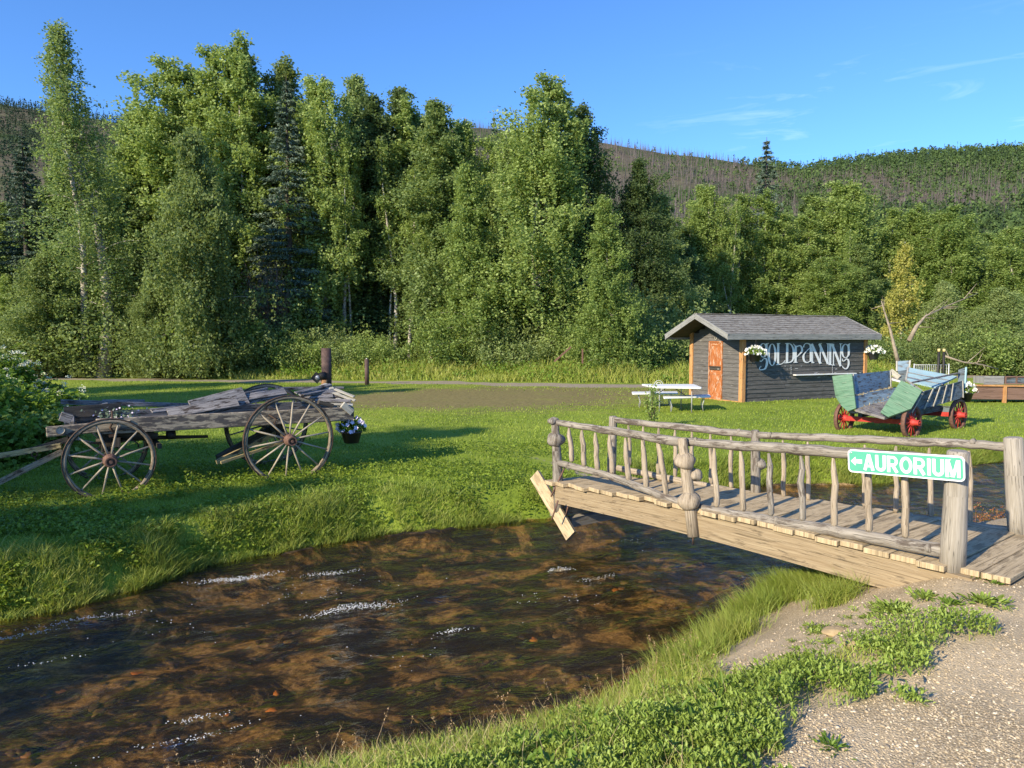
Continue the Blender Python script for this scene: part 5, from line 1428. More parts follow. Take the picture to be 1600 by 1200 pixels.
# roof
oh, ohr, es = .92, .38, .30     # front, rear and eave overhang
for s in (-1, 1):
    mb = MB()
    y_e = -es if s < 0 else SWD+es; y_r = SWD/2
    z_r = ridge_h+.06; z_e = ridge_h+.06-slope*(SWD/2+es)
    n = 9
    for k in range(n):                       # overlapping courses of long boards
        t0, t1 = k/n, (k+1.12)/n
        pa = Vector((0, y_e+(y_r-y_e)*t0, z_e+(z_r-z_e)*t0)); pb = Vector((0, y_e+(y_r-y_e)*min(t1, 1), z_e+(z_r-z_e)*min(t1, 1)))
        upn = Vector((0, -s*-1*slope*(1), 1)).normalized() if False else Vector((0, s*slope, 1)).normalized()
        x0 = -oh; 
        while x0 < SL+ohr-.01:
            x1 = min(x0+random.uniform(1.2, 2.6), SL+ohr)
            c0 = Vector((x0+.003, 0, 0)); c1 = Vector((x1-.003, 0, 0)); lift = .022+random.uniform(0, .006)
            vs = [pa+c0+upn*lift, pa+c1+upn*lift, pb+c1+upn*.008, pb+c0+upn*.008, pa+c0-upn*.01, pa+c1-upn*.01, pb+c1-upn*.01, pb+c0-upn*.01]
            b_ = len(mb.v); mb.v.extend(vs); u0 = random.random()*9; L = x1-x0
            top = [b_, b_+1, b_+2, b_+3]; front = [b_+4, b_+5, b_+1, b_]; sd1 = [b_+1, b_+5, b_+6, b_+2]; sd0 = [b_, b_+3, b_+7, b_+4]
            for q, uv in ((top, [(u0, u0), (u0, u0+L), (u0+.2, u0+L), (u0+.2, u0)]), (front, [(u0+.2, u0), (u0+.2, u0+L), (u0+.23, u0+L), (u0+.23, u0)]), (sd1, [(u0, u0)]*4), (sd0, [(u0, u0)]*4)):
                mb.face(q if s < 0 else q[::-1], uv if s < 0 else uv[::-1])
            x0 = x1
    rf = bs(mb, 'roof', 'roof')
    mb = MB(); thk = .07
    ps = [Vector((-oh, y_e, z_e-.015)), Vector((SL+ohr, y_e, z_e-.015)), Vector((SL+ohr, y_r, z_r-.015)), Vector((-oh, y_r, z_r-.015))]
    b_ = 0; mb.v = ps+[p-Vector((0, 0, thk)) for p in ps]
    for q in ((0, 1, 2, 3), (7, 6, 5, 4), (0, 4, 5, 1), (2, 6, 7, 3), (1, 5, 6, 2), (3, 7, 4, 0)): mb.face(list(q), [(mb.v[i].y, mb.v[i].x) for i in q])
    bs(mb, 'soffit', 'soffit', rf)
    mb = MB(); mb.bar((-oh-.03, y_e+s*.02, z_e-.075), (SL+ohr+.03, y_e+s*.02, z_e-.075), .035, .19); bs(mb, 'fascia', 'fascia', rf)
    for x_ in (-oh-.02, SL+ohr+.02):
        mb = MB(); mb.bar((x_, y_e+s*.03, z_e-.07), (x_, y_r-s*.0, z_r-.06), .035, .17); bs(mb, 'barge_board', 'fascia', rf)
mb = MB(); mb.bar((-oh, SWD/2, ridge_h+.085), (SL+ohr, SWD/2, ridge_h+.085), .14, .025); bs(mb, 'ridge_cap', 'roof')
for x_ in (.0, SL*.5, SL): pass
# counter shelf and shutter edge
nS = Vector((math.sin(SZ), -math.cos(SZ), 0)); wallp = SK+nS*.045
def sl(px, py, d=0):       # pixel on the long wall -> shed frame
    return Rs@(hit(px, py, SK+nS*d, nS)-SK)
a_, b_ = sl(1240, 584.5, .05), sl(1334, 584.5, .05)
mb = MB().box(((a_.x+b_.x)/2, -.10, (a_.z+b_.z)/2), (b_.x-a_.x, .14, .035)); bs(mb, 'counter', 'white')
mb = MB()
for x_ in (1236, 1300.5):
    for k in range(5):
        y0 = 570+k*2.8+random.uniform(0, 1); mb.ribbon([(x_+random.uniform(-.3, .3), y0), (x_+random.uniform(-.3, .3), y0+2.0)], random.uniform(.35, .8), lambda x, y: sl(x, y, .052))
for k in range(16):
    x_ = random.uniform(1222, 1345); y_ = random.choice((583.5, 576, 572, 590))+random.uniform(-1, 1); mb.ribbon([(x_, y_), (x_+random.uniform(1, 5), y_-.3)], random.uniform(.3, .6), lambda x, y: sl(x, y, .052))
bs(mb, 'paint_drips', 'whitepaint')
# painted word
ZS = 1/9.41
def z8(pts): return [(1180+x*ZS, 520+y*ZS) for x, y in pts]
mb = MB(); cnt = 0
def stroke(pts, w):
    global cnt
    cnt += 1; ws = [(x*1.15+3)*ZS for x in w] if hasattr(w, '__len__') else (w*1.15+3)*ZS
    # resample
    P2 = z8(pts); d = .050+cnt*.0002
    mb.ribbon(P2, ws, lambda x, y: sl(x, y, d))
def oval(cx_, cy_, rx, ry, thick, thin, a0=0, a1=360, n=28):
    pts = []; ws = []
    for i in range(n+1):
        a = R(a0+(a1-a0)*i/n); pts.append((cx_+rx*math.cos(a), cy_+ry*math.sin(a))); ws.append(thin+(thick-thin)*abs(math.cos(a))**1.5)
    stroke(pts, ws)
def curve(pts, ws, n=6):
    """Catmull-Rom through points"""
    out = []; wo = []; p = [pts[0]]+list(pts)+[pts[-1]]; w = [ws[0]]+list(ws)+[ws[-1]]
    for i in range(1, len(p)-2):
        for k in range(n):
            t = k/n; f = lambda a, b, c, d: .5*((2*b)+(-a+c)*t+(2*a-5*b+4*c-d)*t*t+(-a+3*b-3*c+d)*t**3)
            out.append((f(p[i-1][0], p[i][0], p[i+1][0], p[i+2][0]), f(p[i-1][1], p[i][1], p[i+1][1], p[i+2][1]))); wo.append(w[i]*(1-t)+w[i+1]*t)
    out.append(p[-2]); wo.append(w[-2]); stroke(out, wo)
# g
oval(118, 258, 52, 100, 26, 6); stroke([(165, 158), (165, 330)], 26); stroke([(165, 160), (200, 156)], 8)
curve([(62, 372), (62, 405), (90, 418), (125, 382), (162, 385), (172, 450), (150, 520), (105, 543), (62, 538), (70, 505), (92, 495)], [6, 10, 9, 8, 16, 28, 20, 10, 9, 8, 5])
# o
oval(248, 322, 50, 158, 28, 6)
# L
stroke([(338, 158), (336, 462)], [26, 26]); stroke([(316, 158), (368, 156)], 7); curve([(306, 470), (345, 466), (390, 455), (422, 430), (440, 405)], [5, 8, 7, 5, 10])
# D
stroke([(472, 160), (466, 440)], 28); curve([(438, 158), (500, 158), (540, 190), (562, 250), (562, 360), (540, 415), (490, 438), (420, 442)], [5, 8, 16, 24, 24, 16, 8, 5])
# p
stroke([(596, 190), (592, 430)], 27); stroke([(560, 434), (622, 434)], 7); curve([(560, 160), (600, 200), (660, 190), (686, 225), (684, 275), (650, 315), (600, 365)], [5, 14, 12, 24, 22, 12, 6])
# a
curve([(710, 215), (725, 170), (765, 155), (805, 175), (818, 230)], [14, 8, 7, 16, 26]); stroke([(818, 220), (818, 425)], 27); curve([(818, 205), (775, 250), (728, 300), (708, 350), (722, 415), (765, 438), (815, 415), (870, 442)], [5, 8, 10, 26, 22, 8, 8, 5])
# N N
for x0, dy in ((846, 0), (958, 5)):
    stroke([(x0, 165), (x0-2, 440+dy)], 9); stroke([(x0-16, 160), (x0+112, 452+dy)], 28)
    stroke([(x0+112, 165), (x0+110, 455+dy)], 12); stroke([(x0+92, 160), (x0+136, 160)], 6); stroke([(x0-22, 440+dy), (x0+24, 440+dy)], 6)
# I
stroke([(1104, 165), (1102, 470)], 26); stroke([(1078, 162), (1132, 162)], 6); stroke([(1072, 468), (1130, 470)], 6)
# N
stroke([(1152, 165), (1150, 475)], 12); stroke([(1128, 162), (1256, 490)], 28); stroke([(1256, 165), (1254, 490)], 12); stroke([(1236, 162), (1282, 162)], 6); stroke([(1130, 474), (1170, 474)], 6)
# g
oval(1328, 268, 50, 100, 24, 6); stroke([(1374, 165), (1374, 330)], 24); stroke([(1370, 172), (1396, 160)], 9)
curve([(1282, 380), (1284, 410), (1310, 412), (1340, 385), (1368, 400), (1374, 450), (1358, 510), (1325, 530), (1290, 505), (1284, 485)], [6, 10, 9, 10, 18, 24, 16, 9, 10, 5])
bs(mb, 'lettering', 'whitepaint')
# hanging baskets
def shed_basket(px, py, out, lab, seed, mt, ht):
    c = hit(px, py, SK+nS*out, nS)
    flowerpot('hanging_basket', lab, 'hanging basket', c, .20, .25, .34, 110, 'petal', mt, ht, seed, .042, .8, 'hanging baskets of white petunias on the shed')
shed_basket(1180, 553, .30, 'hanging basket of white petunias beside the orange near corner post of the shed', 21, 'pot', .55)
shed_basket(1365, 551, .22, 'hanging basket of white petunias at the far right corner of the shed', 22, 'potgrey', .55)

# ------------------------------------------------------------------ picnic table and benches
def folding(name, lab, cat, pts, zt, th, legs, droop, par_z, tube_r=.018, splay=.0, cross=True, group=None):
    """pts: four world corners of the top"""
    c = sum(pts, Vector())/4; base = Vector((c.x, c.y, gz(c.x, c.y))); o = thing(name, lab, cat, base, 0, group)
    mb = MB(); q = [Vector((p.x, p.y, zt-th/2))-base for p in pts]
    # rounded corners
    rr = []
    for i in range(4):
        a, b, c_ = q[i-1], q[i], q[(i+1) % 4]; d0 = (a-b).normalized()*.07; d1 = (c_-b).normalized()*.07
        for k in range(5):
            t = k/4; rr.append(b+d0*(1-t)**2+d1*t*t)
    mb.poly(rr, th, Vector((0, 0, 1))); mb.build('top' if name == 'picnic_table' else 'seat', M['white'], o, bevel=.008)
    A_, B_, C_, D_ = q; ex = (B_-A_).normalized(); ey = (D_-A_).normalized(); L = (B_-A_).length; Wd = (D_-A_).length
    for t in legs:
        mid = A_+ex*L*t
        for s in (.15, .85):
            p = mid+ey*Wd*s; g_ = Vector((p.x, p.y, gz(p.x+base.x, p.y+base.y)-base.z)); oo = ey*(s-.5)*splay; dx = ex*(droop if t < .5 else -droop)
            mb = MB().tube([p, p+Vector((0, 0, -.12))+dx*.2, p.lerp(g_, .6)+dx*1.0+oo*.6, g_+dx*.4+oo], tube_r, 8); mb.build('leg', M['tabletube'], o)
        mb = MB().tube([mid+ey*Wd*.12+Vector((0, 0, -.04)), mid+ey*Wd*.88+Vector((0, 0, -.04))], tube_r*.8, 6); mb.build('crossbar', M['tabletube'], o)
        if cross:
            m2 = mid+ey*Wd*.5; gm = Vector((m2.x, m2.y, m2.z-.28)); mb = MB().tube([m2+ex*(.35 if t < .5 else -.35)+Vector((0, 0, -.03)), gm], .011, 6); mb.build('brace', M['blackmetal'], o)
    return o
tz = gz(4.7, 21.2)+.74
folding('picnic_table', 'white resin picnic table on grey tube legs standing on the lawn before the shed', 'picnic table',
        [P(1022, 604, z=tz+.0), P(1097, 605, z=tz), P(1084, 600, z=tz), P(1002, 600, z=tz)], tz, .05, (.16, .84), .0, 0)
zz = gz(4.9, 20.4)+.44
g_ = 'white benches beside the picnic table'
folding('bench', 'white bench on the near right side of the picnic table', 'bench', [P(1037, 621, z=zz), P(1111, 619, z=zz), P(1109, 616, z=zz), P(1036, 618, z=zz)], zz, .045, (.14, .86), .06, 0, .016, cross=False)
folding('bench', 'white bench on the far left side of the picnic table', 'bench', [P(988, 614.5, z=zz), P(1060, 614, z=zz), P(1058, 611.5, z=zz), P(987, 611.8, z=zz)], zz, .045, (.14, .86), .06, 0, .016, cross=False)
# white wire arch behind the table
c = P(1029, 612, Y=23.0); o = thing('wire_trellis', 'white wire garden trellis with arched top standing behind the picnic table', 'trellis', (c.x, c.y, gz(c.x, c.y)))
mb = MB()
for r_, h_ in ((.14, .62), (.09, .62), (.05, .55)):
    mb.tube([(-r_, 0, 0), (-r_, 0, h_)]+[(-r_*math.cos(R(a)), 0, h_+r_*1.25*math.sin(R(a))) for a in range(15, 180, 15)]+[(r_, 0, h_), (r_, 0, 0)], .008, 5)
mb.build('frame', M['wire'], o); mb = MB()
for k in range(7): mb.tube([(.02+.05*k, .02, 0), (.02+.05*k, .02, .42)], .005, 4)
mb.build('wires', M['wire'], o)
# sapling
def sapling(px, py, Yd, hgt, rad, lab, mat, n, seed, nm='sapling'):
    p = P(px, py, Y=Yd); base = Vector((p.x, p.y, gz(p.x, p.y))); o = thing(nm, lab, nm, base); r = np.random.default_rng(seed)
    mb = MB(); C = []
    for k in range(9):
        a = r.uniform(0, 6.28); tip = np.array([rad*math.cos(a)*r.uniform(.2, 1), rad*math.sin(a)*r.uniform(.2, 1), hgt*r.uniform(.55, 1.05)])
        mb.tube([(0, 0, 0), tuple(tip*[.4, .4, .5]), tuple(tip)], [.012, .008, .003], 4, 0, False)
        q = r.uniform(.15, 1.02, n//9); C.append(tip*q[:, None]**[1.2, 1.2, 1]+r.normal(0, rad*.16, (len(q), 3)))
    C = np.concatenate(C); C[:, 2] = np.abs(C[:, 2]); V_, F_ = diamonds(C, np.full(len(C), .065), r, .55)
    mb.build('stems', M['darkbark'], o); link_mesh('foliage', np_mesh('foliage', V_, F_, M[mat]), o); return o
sapling(1018, 655, 17.2, .95, .33, 'young yellow-green sapling on the lawn in front of the picnic table', 'birchleaf2', 700, 3)

# ------------------------------------------------------------------ ore wagon (right)
OW = Vector((7.87, 16.05, gz(7.87, 16.05))); lon = Vector((.82, .57, 0)); acr = Vector((.57, -.82, 0)); OZ = math.atan2(lon.y, lon.x)
ow = thing('ore_wagon', 'flared ore wagon with green and blue boards and red spoked wheels', 'wagon', OW, OZ); Ro = Matrix.Rotation(-OZ, 3, 'Z')
def ol(p): return Ro@(Vector(p)-OW)
RM = ('redrust', 'redrust', 'red', 'red')
def owheel(px, py, Yd, r=.36): 
    c = ol(P(px, py, Y=Yd)); wheel(ow, c, r, 0, 12, RM, .95, hubl=.34, tyre_w=.075); return c
cFR = owheel(1424, 660, 15.35); cFL = owheel(1319, 653, 16.7); cRR = owheel(1497, 648, 16.75); cRL = cFL+(cRR-cFR); wheel(ow, cRL, .36, 0, 12, RM, .95, hubl=.34, tyre_w=.075)
def bo(mb, nm, mat, **k): return mb.build(nm, M[mat], ow, **k)
bo(MB().bar(cFL, cFR, .12, .10), 'axle', 'red'); bo(MB().bar(cRL, cRR, .12, .10), 'axle', 'red')
bo(MB().bar((cFL+cFR)/2-Vector((.0, 0, .02)), (cRL+cRR)/2, .10, .10), 'reach_pole', 'red')
for k in (.25, .75):
    bo(MB().bar(cFL.lerp(cFR, k)+Vector((0, 0, .10)), cRL.lerp(cRR, k)+Vector((0, 0, .14)), .10, .12), 'sill_beam', 'slate')
bo(MB().bar(cRL.lerp(cRR, .1)+Vector((0, 0, .11)), cRL.lerp(cRR, .9)+Vector((0, 0, .11)), .10, .14), 'bolster', 'slate')
def panel(nm, pts, mat, th=.035, battens=None, bmat='batten'):
    q = [ol(P(x, y, Y=Y_)) for x, y, Y_ in pts]; c = sum(q, Vector())/len(q)
    n = Vector()
    for i in range(len(q)): n += q[i].cross(q[(i+1) % len(q)])
    n.normalize(); q = [p-n*(p-c).dot(n)*.0 for p in q]
    o_ = bo(MB().poly(q, th, n), nm, mat)
    if battens:
        cd_ = Ro@(CAM-OW)
        s = 1 if n.dot(cd_-c) > 0 else -1
        for t in battens:
            a = q[0].lerp(q[1], t); b = q[3].lerp(q[2], t); mb = MB(); mb.bar(a+n*s*(th/2+.008), b+n*s*(th/2+.008), .035, .016, up=n); mb.build('batten', M[bmat], o_)
    return o_
panel('side_board', [(1332, 585, 16.35), (1391, 579, 17.9), (1392, 606, 17.75), (1335, 620, 16.2)], 'bluepaint', .03, (.0, .98), 'batten')
panel('side_board', [(1335, 617, 16.2), (1412, 604, 17.6), (1404, 622, 17.0), (1338, 642, 15.98)], 'bluepaint')
panel('floor', [(1336, 641, 15.95), (1382, 654, 15.35), (1466, 626, 16.7), (1412, 613, 17.7)], 'wagonwood', .05)
panel('side_board', [(1438, 613, 15.45), (1504, 595, 16.9), (1505, 621, 16.75), (1418, 646, 15.25)], 'slate', .035, (.05, .26, .42, .58, .74, .98))
panel('side_board', [(1424, 600, 15.9), (1437, 613, 15.5), (1420, 644, 15.3), (1402, 634, 15.8)], 'bluepaint')
panel('end_board', [(1301, 588, 16.55), (1331.5, 584.5, 16.25), (1338, 638, 15.9), (1325, 643, 16.0), (1315, 634, 16.2), (1306, 620, 16.4)], 'greenpaint', .04)
panel('end_board', [(1408, 595, 15.6), (1441, 611, 15.2), (1424, 639, 15.1), (1388, 652, 15.25), (1376, 645, 15.4)], 'greenpaint', .04)
panel('tail_board', [(1419, 575, 17.9), (1495, 589, 17.3), (1462, 606, 16.5), (1415, 595, 17.2)], 'palebluepaint', .035, (.0,), 'batten')
mb = MB()
for t in (.35, .72):
    a, b = [ol(P(x, y, Y=Y_)) for x, y, Y_ in ((1419-3*t, 575+19*t, 17.9-.75*t-.04), (1495-30*t, 589+16*t, 17.3-.8*t-.04))]; mb.bar(a, b, .03, .015)
bo(mb, 'board_seam', 'wagonwood')
panel('corner_board', [(1401, 565, 18.2), (1422, 564, 18.1), (1420, 578, 18.0), (1401, 581, 18.1)], 'bluepaint', .05, (0, 1), 'batten')
panel('corner_board', [(1403, 581, 18.05), (1420, 579, 17.95), (1414, 597, 17.7), (1404, 594, 17.8)], 'slate', .04)
panel('corner_board', [(1498, 578, 17.2), (1511, 574, 17.05), (1509, 607, 16.95), (1497, 603, 17.1)], 'slate', .04, (.97,), 'palebluepaint')
bo(MB().bar(ol(P(1391, 579, Y=17.9)), ol(P(1405, 590, Y=17.8)), .04, .12), 'rail', 'batten')
bo(MB().bar(ol(P(1392, 592, Y=17.85)), ol(P(1413, 598, Y=17.4)), .03, .04), 'rail', 'white')
bo(MB().bar(ol(P(1424, 598, Y=15.9)), ol(P(1498, 583, Y=17.1)), .05, .03), 'top_rail', 'wagonwood')
bo(MB().bar(ol(P(1416, 594, Y=17.0)), ol(P(1440, 611, Y=15.4)), .04, .03), 'rail', 'batten')
bo(MB().bar(cFL+Vector((-.02, -.15, .16)), cFR+Vector((-.05, .15, .12)), .06, .05), 'front_sill', 'wagonwood')
mb = MB()
for k in range(9):
    t = .15+.08*k; c = cFL.lerp(cFR, t)+Vector((random.uniform(-.05, .1), 0, .12)); mb.bar(c, c+Vector((random.uniform(.3, .5), random.uniform(-.1, .1), random.uniform(-.03, .04))), .09, .02)
bo(mb, 'broken_floor', 'wagonwood')
r = np.random.default_rng(4); C = []
for k in range(260):
    a, b = r.uniform(0, 1, 2); p = ol(P(1338+a*70, 640-a*30+b*4, Y=16.0+1.5*a)); C.append([p.x+r.normal(0, .05), p.y+r.normal(0, .12), p.z+.05])
for k in range(160):
    a = r.uniform(0, 1); p = ol(P(1337+a*55, 618.5-a*12, Y=16.15+1.5*a)); C.append([p.x, p.y-.03+r.normal(0, .03), p.z+.02])
V_, F_ = diamonds(np.array(C), np.full(len(C), .07), r, .2); link_mesh('straw', np_mesh('straw', V_, F_, M['straw']), ow)
pc = P(1508, 613, Y=17.1)
flowerpot('flower_pot', 'black pot of white flowers hung behind the ore wagon tail', 'flower pot', pc, .17, .22, .24, 90, 'petal', 'pot', None, 31, .036, 1.0)

# ------------------------------------------------------------------ trough with frames (right)
ty_ = 24.0; tp = lambda x, y, d=0: P(x, y, Y=ty_+d)
b0 = tp(1560, 626); tr_ = thing('sluice_trough', 'long brown water trough with orange rim at the right edge of the lawn', 'trough', (b0.x, b0.y, gz(b0.x, b0.y)))
def bt_(mb, nm, mat, par=tr_): return mb.build(nm, M[mat], par, off=tr_.location)
a_, b_ = tp(1518, 613), tp(1690, 615); hh = abs(tp(0, 603).z-tp(0, 624).z)
mb = MB().bar(a_, b_, .03, hh); bt_(mb, 'side_panel', 'plywood'); mb = MB().bar(a_+Vector((0, .8, 0)), b_+Vector((0, .8, 0)), .03, hh); bt_(mb, 'side_panel', 'plywood')
mb = MB().bar(a_-Vector((0, 0, hh*.3)), b_-Vector((0, 0, hh*.3))+Vector((0, .0, 0)), .02, .02); 
mb = MB().box(((a_.x+b_.x)/2, a_.y+.4, a_.z-hh*.2), (b_.x-a_.x, .76, .03)); bt_(mb, 'floor', 'plywood')
for d in (-.03, .83):
    mb = MB().bar(tp(1515, 602, d), tp(1690, 604, d), .10, .05); bt_(mb, 'rim', 'orangepost')
for x_ in (1570, 1640):
    for d in (-.03, .83):
        p = tp(x_, 602, d); mb = MB().bar(p, Vector((p.x, p.y, gz(p.x, p.y)-.05)), .09, .09); bt_(mb, 'leg', 'orangepost')
def frame_box(x0, x1, lab, mt, dark, glazed=False):
    p0, p1 = tp(x0, 602, .25), tp(x1, 602, .25); h = abs(tp(0, 588).z-tp(0, 601).z); o = thing('wooden_box', lab, 'wooden box', ((p0.x+p1.x)/2, p0.y, p0.z+.03)); w = p1.x-p0.x
    mb = MB()
    if glazed:
        for z_ in (.02, h-.02): mb.box((0, 0, z_), (w, .04, .04))
        for x_ in (-w/2+.02, 0, w/2-.02): mb.box((x_, 0, h/2), (.04, .035, h-.08))
    else: mb.box((0, 0, h/2), (w, .03, h))
    mb.build('front', M[mt], o); mb = MB()
    mb.box((0, .3, h/2), (w-.02, .56, h-.05)); mb.build('body', M[dark], o)
frame_box(1537, 1568, 'weathered grey board box standing on the trough rim', 'fascia', 'fascia')
frame_box(1570, 1606, 'dark box with brown divided frame on the trough at the right edge', 'plywood', 'slate', True)

# ------------------------------------------------------------------ posts, pipe, fence behind
def gp(px, Yd): x_ = (px-800)/FPX*Yd; return Vector((x_, Yd, gz(x_, Yd)))
c = gp(510, 30); o = thing('pipe_post', 'thick rusty steel pipe standing upright behind the farm wagon', 'pipe post', c)
zt = P(510, 544, Y=30).z-c.z
MB().tube([(0, 0, -.1), (0, 0, zt)], .20, 18).build('pipe', M['pipe'], o)
mb = MB().tube([(.0, -.22, .62), (-.12, -.28, .60), (-.22, -.32, .56)], [.17, .17, .15], 14); mb.build('elbow', M['blackmetal'], o)
mb = MB().poly([(-.30+.24*math.cos(R(a)), -.40, .55+.24*math.sin(R(a))) for a in (5, 95, 185, 275)], .05); mb.build('flange', M['blackmetal'], o)
mb = MB().lathe([(0, 0), (.10, 0), (.10, .08), (0, .08)], 14, Matrix.Rotation(R(90), 3, 'X'), c=(-.26, -.36, .55)); mb.build('cap', M['tabletube'], o)
MB().tube([(-.03, -.28, -.05), (-.03, -.28, .45)], .125, 14).build('stub_pipe', M['orangepost'], o)
c = gp(573, 34); zt = P(573, 561, Y=34).z-c.z; o = thing('steel_post', 'thin rusty brown post beside the gravel track', 'post', c)
MB().tube([(0, 0, -.1), (0, 0, zt)], .10, 12).build('post', M['pipe'], o); MB().tube([(0, 0, zt), (0, 0, zt+.04)], .03, 8).build('cap', M['wire'], o)
g_ = 'thin black posts with yellow tops behind the ore wagon'
for px, lab in ((1466.5, 'left one of two thin black posts with yellow tops'), (1474.5, 'right one of two thin black posts with yellow tops')):
    c = gp(px, 31); zt = P(px, 545, Y=31).z-c.z; o = thing('marker_post', lab, 'post', c, 0, g_)
    MB().tube([(0, 0, -.1), (0, 0, zt-.12)], .05, 10).build('post', M['blackmetal'], o); MB().tube([(0, 0, zt-.12), (0, 0, zt)], .055, 10).build('cap', M['yellow'], o)
c = gp(1455, 33); o = thing('wire_fence', 'low pale wire fence panel in the tall grass behind the ore wagon', 'fence', c); mb = MB()
zt = P(1455, 570, Y=33).z-c.z
for k in range(19): mb.tube([(-.75+.085*k, 0, 0), (-.75+.085*k, 0, zt)], .008, 4)
for z_ in (zt*.5, zt): mb.tube([(-.75, 0, z_), (.78, 0, z_)], .012, 4)
mb.build('wires', M['wire'], o)
for k in (-.76, .80): MB().tube([(k, 0, 0), (k, 0, zt+.05)], .025, 6).build('post', M['wire'], o)
# rusty frame at the foot of the weeping birch
a_, b_ = P(866, 565, Y=36), P(892, 542, Y=36); o = thing('rusty_bar', 'rusty bar leaning on an upright stake under the weeping birch', 'metal bar', (a_.x, a_.y, gz(a_.x, a_.y)))
MB().bar(a_, b_, .06, .08).build('bar', M['redrust'], o, off=o.location); MB().bar(P(910, 568, Y=36), P(910, 545, Y=36), .07, .07).build('stake', M['redrust'], o, off=o.location)
# red-stemmed water plant by the far right bridge post
p = P(1558, 815, z=-.55); o = thing('red_stemmed_plant', 'reddish plant with orange grass at the water behind the tall right bridge post', 'plant', (p.x, p.y, gz(p.x, p.y)))
n = 900; a = rng.normal(0, .10, (n, 2)); V1, F1 = blades(np.stack([a[:, 0]*1.6, a[:, 1], np.zeros(n)], 1), rng.uniform(.08, .2, n), np.full(n, .006), .6, rng); link_mesh('grass_tuft', np_mesh('grass_tuft', V1, F1, M['bankgrass']), o)
a = rng.normal(0, .12, (60, 2)); V1, F1 = blades(np.stack([a[:, 0], a[:, 1], np.zeros(60)], 1), rng.uniform(.25, .42, 60), np.full(60, .006), .4, rng)
tp_ = V1.reshape(-1, 6, 3)[:, 4]; C = np.repeat(tp_, 8, 0)+rng.normal(0, .03, (480, 3)); V2, F2 = diamonds(C, np.full(480, .022), rng, .6)
link_mesh('stems', np_mesh('stems', np.concatenate([V1, V2]), np.concatenate([F1, F2+len(V1)]), M['redplant']), o)

M['cream'] = plain('cream_umbel', (.55, .56, .40), (.78, .78, .62), 30, .7, 0, 0)
# ------------------------------------------------------------------ tall plants at the left edge
def umbel_plant(x_, y_, hgt, rad, lab, seed, nl=2600, white=True, mat='weed', group=None, lsz=.10):
    r = np.random.default_rng(seed); o = thing('cow_parsnip' if white else 'leafy_plant', lab, 'flowering plant' if white else 'plant', (x_, y_, gz(x_, y_)), 0, group); mb = MB(); C = []; U = []
    for k in range(12):
        a = r.uniform(0, 6.28); tip = np.array([rad*math.cos(a)*r.uniform(.2, 1), rad*math.sin(a)*r.uniform(.2, 1), hgt*r.uniform(.6, 1.0)])
        mb.tube([(0, 0, 0), tuple(tip*[.5, .5, .5]), tuple(tip)], [.016, .012, .006], 5, 0, False)
        q = r.uniform(.05, .95, nl//12); cc = r.normal(0, .2, (6, 3)); C.append(tip*q[:, None]**[.8, .8, 1]+cc[r.integers(0, 6, len(q))]*rad*.9+r.normal(0, .07, (len(q), 3)))
        if white:
            for j in range(2):
                u0 = tip+r.normal(0, .12, 3)*[1, 1, .6]; m_ = 40; rr = .075*np.sqrt(r.random(m_)); aa = r.uniform(0, 6.28, m_)
                U.append(np.stack([u0[0]+rr*np.cos(aa), u0[1]+rr*np.sin(aa), u0[2]+.05-rr*rr*6+r.normal(0, .018, m_)], 1))
    mb.build('stems', M['weed'], o); C = np.concatenate(C); C[:, 2] = np.abs(C[:, 2]); n = len(C)
    A_, _, _ = rot_frames(n, r); A_[:, 2] *= .5; A_ /= np.linalg.norm(A_, axis=1)[:, None]; N_ = np.tile([[0, -.2, 1.0]], (n, 1))+r.normal(0, .45, (n, 3)); N_ -= (N_*A_).sum(1)[:, None]*A_; N_ /= np.linalg.norm(N_, axis=1)[:, None]
    V_, F_ = ovals(C, A_, N_, r.uniform(.7, 1.4, n)*lsz, r.uniform(.5, .9, n)*lsz); link_mesh('foliage', np_mesh('foliage', V_, F_, M[mat]), o)
    if U:
        U = np.concatenate(U); V_, F_ = diamonds(U, np.full(len(U), .024), r, .9); link_mesh('umbels', np_mesh('umbels', V_, F_, M['cream']), o)
    return o
def at_px(px, Yd): return (px-800)/FPX*Yd, Yd
for i, (px, Yd, hgt, rad, lab, wh, mt) in enumerate((
    (-12, 15.8, 2.0, .6, 'tall white flowering cow parsnip at the left edge, highest of its clump', True, 'weed'),
    (26, 16.6, 1.75, .5, 'white flowering cow parsnip second from the left edge', True, 'weed'),
    (-30, 14.5, 1.6, .8, 'cow parsnip cut by the left edge of the photograph', True, 'weed'),
    (62, 17.2, 1.15, .45, 'lower cow parsnip at the right end of the flowering clump', True, 'weed'),
    (0, 13.2, 1.3, .6, 'dark leafy plant at the left edge below the white flowers', False, 'weed'),
    (48, 14.2, 1.0, .5, 'broad leaved plant beside the lawn, right of the dark leafy one', False, 'weed'),
    (92, 15.0, .95, .45, 'thin grey-green plant at the lawn edge near the loose wagon board', True, 'weed'),
    (45, 12.4, .75, .6, 'bright low leafy plant just left of the farm wagon', False, 'herb'),
    (78, 12.6, .65, .5, 'bright green ground plant touching the front of the farm wagon', False, 'herb'),
    (5, 11.6, .75, .6, 'low shaded plant at the left edge above the wagon shafts', False, 'weed'),
    (-40, 12.2, 1.5, .7, 'leafy plant beyond the left edge of the photograph', False, 'weed'))):
    x_, y_ = at_px(px, Yd); umbel_plant(x_, y_, hgt, rad, lab, 200+i, 2600, wh, mt)
# off-frame birches whose shadows fall over the wagon
for i, (x_, y_, H_) in enumerate(SHADE):
    shade(('birchA', 'birchD', 'birchC')[i % 3], x_, y_, H_, 1.25, 'birch standing left of the picture that shades the wagon lawn')['group'] = 'birches left of the picture'

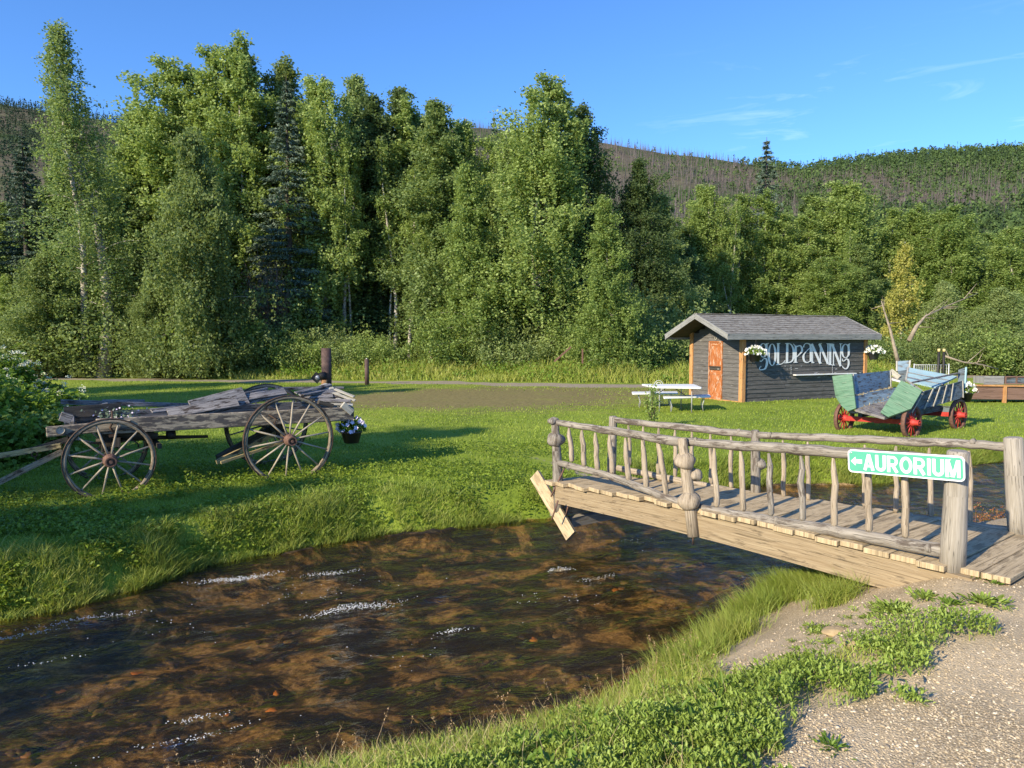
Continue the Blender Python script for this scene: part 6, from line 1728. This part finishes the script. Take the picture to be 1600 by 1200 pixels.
# ------------------------------------------------------------------ camera, light, sky
cd = bpy.data.cameras.new('camera'); cam = bpy.data.objects.new('camera', cd); COL.objects.link(cam)
cd.sensor_width = 36; cd.lens = 36*FPX/1600; cd.clip_start = .05; cd.clip_end = 6000
cam.location = CAM; cam.rotation_euler = (math.pi/2-PITCH, 0, 0); scene.camera = cam
SUN_AZ = R(SAZ); SUN_EL = R(SEL)
travel = Vector((math.sin(SUN_AZ+math.pi)*math.cos(SUN_EL), math.cos(SUN_AZ+math.pi)*math.cos(SUN_EL), -math.sin(SUN_EL)))
sd = bpy.data.lights.new('sun', 'SUN'); sd.energy = 4.6; sd.angle = R(.6); sd.color = (1, .87, .64)
so = bpy.data.objects.new('sun', sd); COL.objects.link(so); so.rotation_euler = travel.to_track_quat('-Z', 'Y').to_euler()
w = bpy.data.worlds.new('World'); scene.world = w; w.use_nodes = True; nt = w.node_tree; nt.nodes.clear(); g = G(nt)
sky = g.n('TexSky', _sky_type='NISHITA'); sky.sun_disc = False; sky.sun_elevation = SUN_EL; sky.sun_rotation = SUN_AZ
sky.air_density = 1.0; sky.dust_density = .25; sky.ozone_density = 3.2; sky.altitude = 300
bg = g.n('Background'); bg.inputs['Strength'].default_value = .15
co = g.coord('Generated')
# thin wisps of cirrus low over the hills on the right
cn = g.noise(g.map(co, (5, 5, 34), (0, 0, .3)), 1.3, 6, .6, .6)
sep = g.n('SeparateXYZ'); nt.links.new(co, sep.inputs[0])
band = g.math('MULTIPLY', g.mr(sep.outputs[0], .12, .30), g.math('MULTIPLY', g.mr(sep.outputs[2], .16, .24), g.mr(sep.outputs[2], .36, .28)))
wisp = g.math('MULTIPLY', g.mr(cn, .56, .80, 0, .22), band)
skyc = g.mix(1, sky.outputs[0], (.45, .70, 1.01), 'MULTIPLY')
c = g.mix(wisp, skyc, (6.5, 7.4, 8.6))
nt.links.new(c, bg.inputs['Color'])
ow = g.n('OutputWorld'); nt.links.new(bg.outputs[0], ow.inputs[0])
scene.render.engine = 'CYCLES'
scene.view_settings.view_transform = 'Standard'; scene.view_settings.look = 'None'
scene.view_settings.exposure = EXPO; scene.view_settings.gamma = 1
scene.cycles.transparent_max_bounces = 12; scene.cycles.max_bounces = 5; scene.cycles.diffuse_bounces = 3; scene.cycles.glossy_bounces = 2
scene.cycles.caustics_reflective = False; scene.cycles.caustics_refractive = False
